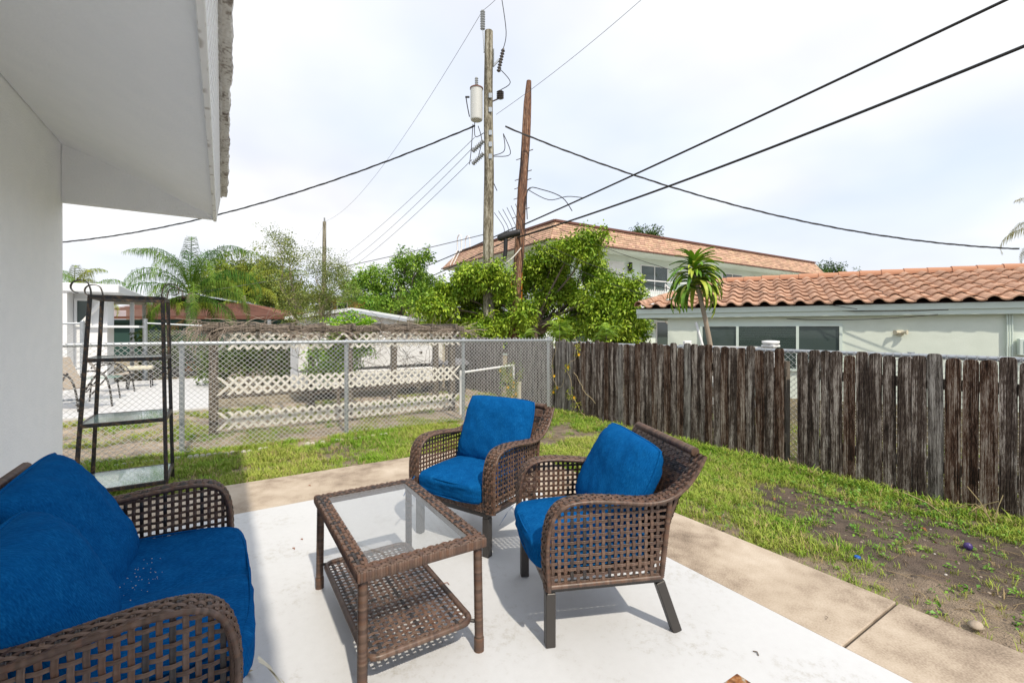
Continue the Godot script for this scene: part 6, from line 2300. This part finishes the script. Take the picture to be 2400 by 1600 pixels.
func build_table():
	var o := thing("coffee_table", "brown wicker coffee table with glass top and woven lower shelf", "table", P(0.662, 0.0, 2.09))
	var hx := 0.26
	var hz := 0.446
	var W := 0.056
	var top := 0.47
	var mb := MB.new()
	# frame core and woven faces
	var rails := [[Vector3(0, 0, hz - W / 2), Vector3(1, 0, 0), hx], [Vector3(0, 0, -hz + W / 2), Vector3(1, 0, 0), hx], [Vector3(hx - W / 2, 0, 0), Vector3(0, 0, 1), hz - W], [Vector3(-hx + W / 2, 0, 0), Vector3(0, 0, 1), hz - W]]
	var idx := 0
	for r in rails:
		mb = MB.new()
		var d: Vector3 = r[1]
		var sd := d.cross(Vector3.UP)
		var c: Vector3 = r[0] + Vector3(0, top - 0.02, 0)
		mb.cbox(c, Vector3(absf(d.x) * r[2] * 2 + absf(sd.x) * W, 0.034, absf(d.z) * r[2] * 2 + absf(sd.z) * W), 0.006)
		var fr := shape("top_rail", mb, M.wicker_core, o)
		mb = MB.new()
		var at := func(u, v): return [c + d * u + sd * v + Vector3(0, 0.0205, 0), Vector3.UP]
		var H := []
		var V := []
		for j in 4: H.append([(j - 1.5) * W / 4.0, -r[2], r[2]])
		for i in int(r[2] * 2 / 0.028): V.append([-r[2] + 0.014 + i * 0.028, -W / 2, W / 2])
		weave(mb, at, H, V, 0.028, W / 4.0, -r[2] + 0.014, -1.5 * W / 4.0, W / 4.0 * 0.88, 0.012, 0.0036, 930 + idx, 3, 0.22)
		# outer edge: short strands folded over the rim
		var outv: Vector3 = (r[0] * Vector3(absf(sd.x), 0, absf(sd.z))).normalized()
		var rg := rng_of(940 + idx)
		var L: float = (hx if absf(d.x) > 0.5 else hz) * 2.0
		var n := int(L / 0.010)
		for i in n:
			var u := -L / 2 + (i + 0.5) * L / n
			var p := Vector3(0, top - 0.02, 0) + outv * ((hz if absf(d.x) > 0.5 else hx) + 0.001) + d * u
			strand(mb, PackedVector3Array([p - outv * 0.007 + Vector3(0, 0.020, 0), p + Vector3(0, 0.016, 0), p + outv * 0.0015, p + Vector3(0, -0.016, 0), p - outv * 0.01 + Vector3(0, -0.021, 0)]), PackedVector3Array([Vector3.UP, (outv + Vector3.UP).normalized(), outv, (outv - Vector3.UP).normalized(), Vector3.DOWN]), L / n * 0.97, BROWNS[rg.randi_range(0, 4)], rg)
		stuff(shape("rail_weave", mb, M.wicker, fr))
		idx += 1
	mb = MB.new()
	mb.cbox(Vector3(0, top - 0.004, 0), Vector3(2 * (hx - W) - 0.002, 0.005, 2 * (hz - W) - 0.002), 0.001)
	shape("glass_top", mb, M.glass_top, o)
	# wrapped legs
	for sx in [-1.0, 1.0]:
		for sz in [-1.0, 1.0]:
			mb = MB.new()
			var ft := Vector3(sx * (hx - 0.022), 0.0, sz * (hz - 0.024))
			wrapped(mb, PackedVector3Array([ft + Vector3(0, 0.055, 0), ft + Vector3(-sx * 0.004, top - 0.036, -sz * 0.006)]), 0.0175, 0.0085, 12, 950, 0.09)
			var leg := shape("leg", mb, M.wicker, o)
			mb = MB.new()
			wrapped(mb, PackedVector3Array([ft, ft + Vector3(0, 0.056, 0)]), 0.0205, 0.0085, 12, 951, 0.06)
			shape("foot", mb, M.wicker, leg)
	# lower shelf
	var sx2 := hx - 0.045
	var sz2 := hz - 0.035
	var ys := 0.122
	mb = MB.new()
	var loop := PackedVector3Array()
	for k in 4:
		var cs := [Vector3(sx2, ys, sz2), Vector3(-sx2, ys, sz2), Vector3(-sx2, ys, -sz2), Vector3(sx2, ys, -sz2)]
		var c: Vector3 = cs[k]
		var r := 0.05
		var ctr := c - Vector3(signf(c.x) * r, 0, signf(c.z) * r)
		for i in 6:
			var an := (k * 0.5 + i / 10.0) * PI
			loop.append(ctr + Vector3(cos(an) * r, 0, sin(an) * r))
	loop.append(loop[0])
	wrapped(mb, loop, 0.0125, 0.011, 8, 960, 0.06)
	var sh := shape("shelf_frame", mb, M.wicker, o)
	for c in [Vector3(sx2, 0, sz2), Vector3(-sx2, 0, sz2), Vector3(sx2, 0, -sz2), Vector3(-sx2, 0, -sz2)]:
		mb = MB.new()
		mb.tube(PackedVector3Array([Vector3(c.x * 0.97, ys, c.z * 0.98), Vector3(signf(c.x) * (hx - 0.022), ys - 0.004, signf(c.z) * (hz - 0.024))]), 0.007, 6)
		shape("bracket", mb, M.dark_metal, sh)
	mb = MB.new()
	var at2 := func(u, v): return [Vector3(u, ys, v), Vector3.UP]
	var p2 := 0.0282
	var H2 := []
	var V2 := []
	var nu := int((2 * sx2 - 0.01) / p2)
	var nv := int((2 * sz2 - 0.01) / p2)
	var u0 := -(nu - 1) * p2 / 2
	var v0 := -(nv - 1) * p2 / 2
	for j in nv:
		var v := v0 + j * p2
		var e := sx2 - (0.015 if absf(v) > sz2 - 0.03 else 0.0)
		H2.append([v, -e, e])
	for i in nu:
		var u := u0 + i * p2
		var e := sz2 - (0.015 if absf(u) > sx2 - 0.03 else 0.0)
		V2.append([u, -e, e])
	weave(mb, at2, H2, V2, p2, p2, u0, v0, 0.0135, 0.0148, 0.0028, 970, 3, 0.3)
	stuff(shape("shelf_weave", mb, M.wicker, sh))

func build_etagere():
	var o := thing("etagere", "rusty black iron shelf rack with scrolled tops and glass shelves", "shelf rack", P(-0.66, -0.06, 4.95))
	var at := Transform3D(Basis(), -o.position)
	# feet and tops of the four uprights (x, b)
	var foot := [Vector2(-0.945, 4.66), Vector2(-0.385, 4.66), Vector2(-0.945, 5.235), Vector2(-0.385, 5.235)]
	var head := [Vector2(-0.862, 4.72), Vector2(-0.415, 4.72), Vector2(-0.862, 5.14), Vector2(-0.415, 5.14)]
	var top := 1.60
	var up := func(k, y):
		var t: float = (y + 0.06) / (top + 0.06)
		var q: Vector2 = foot[k].lerp(head[k], t)
		return P(q.x, y, q.y)
	for k in 4:
		var mb := MB.new()
		mb.bar(up.call(k, -0.06), up.call(k, top), 0.028, 0.014, Vector3.BACK, 0.002)
		var leg := shape("upright", mb, M.rusty_black, o, at)
		# scroll: flat strip curling outwards
		mb = MB.new()
		var c: Vector3 = up.call(k, top)
		var sg := -1.0 if k % 2 == 0 else 1.0
		if k == 1 or k == 3: sg = 1.0
		var a := []
		var b := []
		var a2 := []
		var b2 := []
		for i in 26:
			var t := i / 25.0
			var an := -0.1 + t * 4.6
			var r := lerpf(0.066, 0.036, t)
			var p := c + Vector3(sg * (0.062 - cos(an) * r), 0.0 + sin(an) * r + 0.05 * minf(t * 6.0, 1.0), 0)
			var nn := Vector3(-sg * cos(an), sin(an), 0) * 0.006
			a.append(p + Vector3(0, 0, 0.0175)); b.append(p - Vector3(0, 0, 0.0175))
			a2.append(p + nn + Vector3(0, 0, 0.0175)); b2.append(p + nn - Vector3(0, 0, 0.0175))
		mb.sheet([a, b]); mb.sheet([b2, a2]); mb.sheet([a2, a]); mb.sheet([b, b2])
		shape("scroll", mb, M.rusty_black, leg)
	var lv := [0.085, 0.593, 1.092, 1.585]
	for i in 4:
		var y: float = lv[i]
		var pr := [[0, 1], [1, 3], [3, 2], [2, 0]]
		var mb := MB.new()
		for q in pr: mb.bar(up.call(q[0], y), up.call(q[1], y), 0.026, 0.03, Vector3.UP, 0.002)
		var fr := shape("shelf_frame" if i < 3 else "top_frame", mb, M.rusty_black, o, at)
		if i < 3:
			mb = MB.new()
			var g := []
			for q in [0, 1, 3, 2]: g.append(up.call(q, y + 0.014))
			mb.quad(g[0], g[1], g[2], g[3])
			var dn := Vector3(0, -0.006, 0)
			mb.quad(g[0] + dn, g[3] + dn, g[2] + dn, g[1] + dn)
			for q in 4: mb.quad(g[q] + dn, g[(q + 1) % 4] + dn, g[(q + 1) % 4], g[q])
			shape("glass_shelf", mb, M.glass_shelf, fr)

func sling_chair(at: Vector3, turn: float, label: String):
	var o := thing("sling_chair", label, "chair", at, turn, "sling chairs on the far patio")
	for s in [-1.0, 1.0]:
		var mb := MB.new()
		mb.tube(spline([Vector3(s * 0.28, 0, 0.32), Vector3(s * 0.28, 0.36, 0.26), Vector3(s * 0.28, 0.58, 0.12), Vector3(s * 0.28, 0.6, -0.2), Vector3(s * 0.28, 0.5, -0.3)], 4), 0.016, 6)
		mb.tube(PackedVector3Array([Vector3(s * 0.28, 0, -0.38), Vector3(s * 0.26, 0.36, -0.12), Vector3(s * 0.26, 0.62, 0.1)]), 0.016, 6)
		shape("side_frame", mb, M.dark_metal, o)
	var mb := MB.new()
	mb.sheet([[Vector3(-0.25, 0.40, 0.32), Vector3(0.25, 0.40, 0.32)], [Vector3(-0.25, 0.34, 0.0), Vector3(0.25, 0.34, 0.0)], [Vector3(-0.25, 0.34, -0.16), Vector3(0.25, 0.34, -0.16)]])
	shape("seat", mb, M.sling_cloth, o)
	mb = MB.new()
	mb.sheet([[Vector3(-0.25, 0.34, -0.16), Vector3(0.25, 0.34, -0.16)], [Vector3(-0.25, 0.6, -0.33), Vector3(0.25, 0.6, -0.33)], [Vector3(-0.25, 0.86, -0.47), Vector3(0.25, 0.86, -0.47)]])
	shape("backrest", mb, M.sling_cloth, o)

func build_neighbour_furniture():
	sling_chair(P(-2.05, -0.01, 10.45), 0.9, "tan sling chair on the far patio near the wire fence")
	sling_chair(P(-2.0, -0.01, 12.9), 1.9, "tan sling chair on the far patio against the white house")
	var o := thing("side_table", "small round glass patio table between the sling chairs", "table", P(-1.95, -0.01, 11.6))
	var mb := MB.new()
	mb.tube(PackedVector3Array([Vector3(0, 0.42, 0), Vector3(0, 0.44, 0)]), 0.3, 20)
	shape("top", mb, M.glass_edge, o)
	for k in 3:
		mb = MB.new()
		var a := TAU * k / 3.0
		mb.tube(PackedVector3Array([Vector3(cos(a) * 0.27, 0, sin(a) * 0.27), Vector3(cos(a) * 0.22, 0.42, sin(a) * 0.22)]), 0.014, 6)
		shape("leg", mb, M.dark_metal, o)
	o = thing("stool", "small white topped stool by the white house wall", "stool", P(-1.62, -0.01, 13.6))
	mb = MB.new()
	mb.cbox(Vector3(0, 0.45, 0), Vector3(0.5, 0.08, 0.4), 0.02)
	shape("seat", mb, M.cream_plastic, o)
	for sx in [-1, 1]:
		for sz in [-1, 1]:
			mb = MB.new()
			mb.tube(PackedVector3Array([Vector3(sx * 0.22, 0, sz * 0.17), Vector3(sx * 0.2, 0.42, sz * 0.15)]), 0.014, 6)
			shape("leg", mb, M.dark_metal, o)
	# ride-on mower
	o = thing("ride_on_mower", "red and black ride-on mower parked past the far patio", "mower", P(-1.0, -0.06, 17.2), 0.5)
	for x in [-0.42, 0.42]:
		for z in [-0.45, 0.5]:
			mb = MB.new()
			mb.tube(PackedVector3Array([Vector3(x - 0.1, 0.24, z), Vector3(x + 0.1, 0.24, z)]), 0.24, 14)
			shape("wheel", mb, M.black_rubber, o)
	mb = MB.new()
	mb.cbox(Vector3(0, 0.5, 0), Vector3(0.9, 0.16, 1.3), 0.05)
	shape("body", mb, M.red_plastic, o)
	mb = MB.new()
	mb.cbox(Vector3(0, 0.68, -0.3), Vector3(0.5, 0.12, 0.5), 0.04)
	mb.cbox(Vector3(0, 0.85, -0.55), Vector3(0.5, 0.36, 0.1), 0.04)
	shape("seat", mb, M.black, o)
	mb = MB.new()
	mb.cbox(Vector3(0, 0.3, 0.62), Vector3(0.5, 0.3, 0.1), 0.03)
	shape("grille", mb, M.orange_paint, o)

# ---------------------------------------------------------------- small things

func build_details():
	var rg := rng_of(1000)
	# white vinyl post and rails beyond the pickets
	var o := thing("vinyl_fence", "short white vinyl fence with a capped post behind the pickets", "fence", P(6.05, -0.06, 3.2))
	var mb := MB.new()
	mb.cbox(Vector3(0, 0.58, 0), Vector3(0.11, 1.16, 0.11), 0.008)
	shape("post", mb, M.plain_white, o)
	mb = MB.new()
	mb.cbox(Vector3(0, 1.175, 0), Vector3(0.165, 0.03, 0.165), 0.006)
	mb.tube(PackedVector3Array([Vector3(0, 1.19, 0), Vector3(0, 1.205, 0), Vector3(0, 1.24, 0), Vector3(0, 1.246, 0)]), PackedFloat32Array([0.075, 0.10, 0.105, 0.05]), 16)
	shape("cap", mb, M.plain_white, o)
	for y in [0.4, 1.12]:
		mb = MB.new()
		mb.bar(Vector3(0, y, 0), Vector3(-0.38, y - 0.0, -0.75), 0.04, 0.09)
		shape("rail", mb, M.plain_white, o)
	mb = MB.new()
	mb.cbox(Vector3(-0.14, 0.6, -1.16), Vector3(0.16, 1.24, 0.04), 0.006)
	shape("board", mb, M.plain_white, o)
	mb = MB.new()
	mb.tube(PackedVector3Array([P(6.72, -0.06, 4.30), P(6.62, 1.45, 4.72)]), 0.022, 8)
	tag(shape("white_pipe", mb, M.plain_white), "white plastic pipe leaning beside the corn plant trunk", "pipe")
	mb = MB.new()
	mb.tube(PackedVector3Array([P(4.35, -0.06, 6.6), P(4.35, 0.42, 6.6)]), 0.04, 10)
	tag(shape("marker_post", mb, M.cream_plastic), "short white marker post behind the wire fence corner", "post")
	mb = MB.new()
	mb.tube(PackedVector3Array([P(3.3, 0.62, 6.75), P(4.62, 0.66, 7.2)]), 0.02, 8)
	for q in [[3.3, 6.75], [4.62, 7.2]]: mb.tube(PackedVector3Array([P(q[0], -0.06, q[1]), P(q[0], 0.66, q[1])]), 0.02, 8)
	tag(shape("white_rail", mb, M.plain_white), "white pipe handrail behind the wire fence by the grey pickets", "handrail")
	# scalloped plastic edging along the foot of the wire fence
	o = thing("garden_edging", "low white scalloped edging along the foot of the wire fence", "edging", P(0.6, -0.06, 5.95))
	var sc := MB.new()
	var pts := PackedVector2Array([Vector2(-0.026, -0.02), Vector2(0.026, -0.02)])
	for i in 7:
		var an := PI * i / 6.0
		pts.append(Vector2(cos(an) * 0.024, 0.008 + sin(an) * 0.014))
	sc.prism(pts, 0.012)
	var scm := sc.mesh()
	for i in 62:
		var x := -1.5 + i * 0.055
		if rg.randf() < 0.35: continue
		shape("scallop", scm, M.lattice_white, o, Transform3D(Basis(Vector3.UP, 0.1), Vector3(x - 0.6, 0.02 + rg.randf_range(-0.012, 0.004), 0.04 * sin(x * 1.3) + 0.05 * x * 0.3)))
	# rusty steel plate lying near the patio edge
	o = thing("rusty_stand", "rusty square steel stand on the white patio, only its corner showing", "stand", P(1.209, 0.0, 0.665), deg_to_rad(0.0))
	mb = MB.new()
	mb.cbox(Vector3(0, 0.235, 0), Vector3(0.34, 0.012, 0.34), 0.003)
	shape("plate", mb, M.rust_plate, o)
	for sx in [-1, 1]:
		for sz in [-1, 1]:
			mb = MB.new()
			mb.bar(Vector3(sx * 0.15, 0, sz * 0.15), Vector3(sx * 0.15, 0.229, sz * 0.15), 0.02, 0.02)
			shape("leg", mb, M.rusty_black, o)
	# stones, litter, fallen leaves and stalks on the bare soil
	var stones := []
	for k in 4:
		var g := MB.new()
		var nz := noise_of(1100 + k, 1.0, 2)
		var rows := []
		for j in 7:
			var r := []
			for i in 10:
				var la := PI * (j / 6.0 - 0.5)
				var lo := TAU * i / 9.0
				var d := Vector3(cos(la) * cos(lo), sin(la) * 0.55, cos(la) * sin(lo))
				r.append(d * (1.0 + 0.35 * nz.get_noise_3d(d.x * 1.4, d.y * 1.4, d.z * 1.4)))
			rows.append(r)
		g.sheet(rows)
		for i in g.v.size(): g.n[i] = (g.v[i] * Vector3(1, 2.2, 1)).normalized()
		stones.append(g.mesh())
	var big := shape("stone", stones[0], M.concrete)
	big.transform = Transform3D(Basis().scaled(Vector3(0.035, 0.03, 0.028)), P(2.93, -0.032, 0.62))
	tag(big, "pale flat stone on the soil against the concrete walk", "stone")
	var xf := []
	var cl := []
	for i in 520:
		var x := rg.randf_range(2.82, 4.7)
		var b := rg.randf_range(0.1, 4.0)
		var s := rg.randf_range(0.003, 0.011)
		xf.append(Transform3D(Basis(Vector3.UP, rg.randf() * TAU).scaled(Vector3(s, s * 0.7, s * 0.8)), P(x, ground_y(x, b) + s * 0.1, b)))
		var k := rg.randf_range(0.5, 1.5)
		cl.append(Color(0.24 * k, 0.195 * k, 0.155 * k) if rg.randf() < 0.92 else Color(0.5, 0.47, 0.43))
	tag(scatter("soil_gravel", null, stones[1], M.dry_vine, xf, cl), "bits of gravel and shell strewn over the bare soil", "gravel", "", "stuff")
	# clods of turned soil
	xf = []
	cl = []
	for i in 260:
		var x := rg.randf_range(2.85, 4.4)
		var b := rg.randf_range(0.2, 3.2)
		if turf(x, b) > 0.45: continue
		var s := rg.randf_range(0.006, 0.016)
		xf.append(Transform3D(Basis(Vector3.UP, rg.randf() * TAU).scaled(Vector3(s * 1.4, s * 0.55, s)), P(x, ground_y(x, b), b)))
		var k := rg.randf_range(0.5, 1.1)
		cl.append(Color(0.10 * k, 0.078 * k, 0.063 * k))
	tag(scatter("soil_clods", null, stones[2], M.dry_vine, xf, cl), "dark crumbly clods of soil on the bare patch", "soil", "", "stuff")
	# dry stems and clippings
	var tw := MB.new()
	for i in 950:
		var x := rg.randf_range(2.85, 4.75)
		var b := rg.randf_range(0.1, 4.2)
		var p := P(x, ground_y(x, b) + 0.004, b)
		var a := rg.randf() * TAU
		var l := rg.randf_range(0.02, 0.11)
		var k := rg.randf_range(0.6, 1.2)
		tw.col = Color(0.34 * k, 0.25 * k, 0.14 * k)
		var q := p + Vector3(cos(a), rg.randf_range(0.0, 0.12), sin(a)) * l
		tw.tube(PackedVector3Array([p, p.lerp(q, 0.5) + Vector3(0.006, 0.004, 0.004), q]), 0.0013, 3, false)
	tag(shape("dry_clippings", tw, M.dry_vine), "dry grass stems and clippings lying on the soil", "clippings", "", "stuff")
	o = thing("straw_stalks", "pale upright dry stalks at the foot of the near pickets", "stalks", P(4.55, -0.05, 1.05))
	for k in 9:
		mb = MB.new()
		var p := Vector3(rg.randf_range(-0.1, 0.12), 0, rg.randf_range(-0.25, 0.25))
		var d := Vector3(rg.randf_range(-0.5, 0.2), rg.randf_range(0.3, 1.0), rg.randf_range(-0.8, 0.8)).normalized() * rg.randf_range(0.14, 0.34)
		mb.tube(PackedVector3Array([p, p + d * 0.5 + Vector3(0, 0.01, 0), p + d + Vector3(0, -0.03, 0)]), 0.0028, 4, false)
		shape("stalk", mb, M.straw, o)
	var leafm := leaf_spray(77, 1, 0.05, 0.03, 0.001, 0.2)
	for i in 16:
		var x := rg.randf_range(2.95, 4.7)
		var b := rg.randf_range(0.3, 4.0)
		var f := shape("fallen_leaf", leafm, M.dry_leaf)
		f.transform = Transform3D(turned(rg, rg.randf_range(0.6, 1.1)), P(x, ground_y(x, b) + 0.012, b))
		tag(f, "small reddish brown dry leaf fallen on the soil", "leaf", "dry leaves on the soil")
	# low broad-leaved weeds along the foot of the pickets and on the soil
	var weed := leaf_spray(78, 12, 0.022, 0.016, 0.03, 0.1)
	xf = []
	cl = []
	for i in 900:
		var x := 4.72 - absf(rg.randfn()) * 0.22
		var b := rg.randf_range(0.0, 5.6)
		if i > 640:
			x = rg.randf_range(2.9, 4.6); b = rg.randf_range(0.2, 3.6)
		if x < 2.86: continue
		xf.append(Transform3D(turned(rg, rg.randf_range(0.6, 1.3)), P(x, ground_y(x, b) + 0.012, b)))
		cl.append(Color(0.10, 0.27, 0.03).lerp(Color(0.22, 0.40, 0.05), rg.randf()))
	tag(scatter("fence_weeds", null, weed, M.leaf, xf, cl), "low round-leaved weeds along the foot of the pickets", "weeds", "", "stuff")
	# bottle cap and ball
	mb = MB.new()
	mb.tube(PackedVector3Array([Vector3(0, 0, 0), Vector3(0, 0.008, 0), Vector3(0, 0.011, 0)]), PackedFloat32Array([0.017, 0.017, 0.013]), 14)
	var cap := shape("bottle_cap", mb, M.blue_plastic)
	cap.position = P(3.22, -0.04, 1.19)
	tag(cap, "bright blue plastic bottle cap on the bare soil", "bottle cap")
	mb = MB.new()
	mb.tube(PackedVector3Array([Vector3(0, -0.024, 0), Vector3(0, -0.017, 0), Vector3(0, 0, 0), Vector3(0, 0.017, 0), Vector3(0, 0.024, 0)]), PackedFloat32Array([0.004, 0.017, 0.024, 0.017, 0.004]), 14)
	var ball := shape("ball", mb, M.purple_plastic)
	ball.position = P(3.95, -0.03, 0.87)
	tag(ball, "small purple ball in the grass near the pickets", "ball")
	# scraps on the patio
	var spots := [[0.42, 3.15, 0.3], [0.18, 1.62, 0.9], [1.62, 0.93, 0.4], [1.05, 1.12, 1.9], [0.9, 1.42, 2.5], [1.2, 3.3, 0.2], [0.36, 3.05, 0.7], [1.85, 1.05, 1.2], [0.98, 2.2, 0.4], [2.36, 1.0, 2.0], [0.62, 4.2, 0.3], [0.3, 1.35, 0.5]]
	for i in spots.size():
		mb = MB.new()
		var p := Vector3.ZERO
		var l := rg.randf_range(0.006, 0.02)
		var a: float = spots[i][2]
		mb.tube(PackedVector3Array([p, p + Vector3(cos(a) * l, 0.003, sin(a) * l), p + Vector3(cos(a + 0.6) * l * 1.8, 0.001, sin(a + 0.6) * l * 1.8)]), rg.randf_range(0.0012, 0.003), 4)
		var f := shape("scrap", mb, M.dry_leaf if i % 2 == 0 else M.bark)
		f.position = P(spots[i][0], 0.003, spots[i][1])
		tag(f, "tiny dark scrap of leaf litter lying on the patio", "litter", "leaf litter on the patio")
	mb = MB.new()
	mb.sheet([[Vector3(0, 0.002, 0), Vector3(0.012, 0.003, 0)], [Vector3(0.01, 0.012, 0.03), Vector3(0.026, 0.014, 0.03)], [Vector3(0.03, 0.03, 0.055), Vector3(0.034, 0.032, 0.057)]])
	var lf := shape("torn_leaf", mb, M.straw)
	lf.position = P(0.075, 0.001, 2.05)
	tag(lf, "curled grey torn leaf on the patio beside the sofa cushion", "leaf")
	# crumbs on the sofa seat
	xf = []
	cl = []
	for i in 46:
		var s := rg.randf_range(0.0008, 0.0022)
		xf.append(Transform3D(Basis().scaled(Vector3(s, s, s)), P(-0.26 + rg.randfn() * 0.05, 0.436, 2.1 + rg.randfn() * 0.09)))
		cl.append(Color(0.6, 0.55, 0.45))
	tag(scatter("seat_crumbs", null, stones[3], M.dry_vine, xf, cl), "pale crumbs scattered over the sofa seat cushion", "crumbs", "", "stuff")
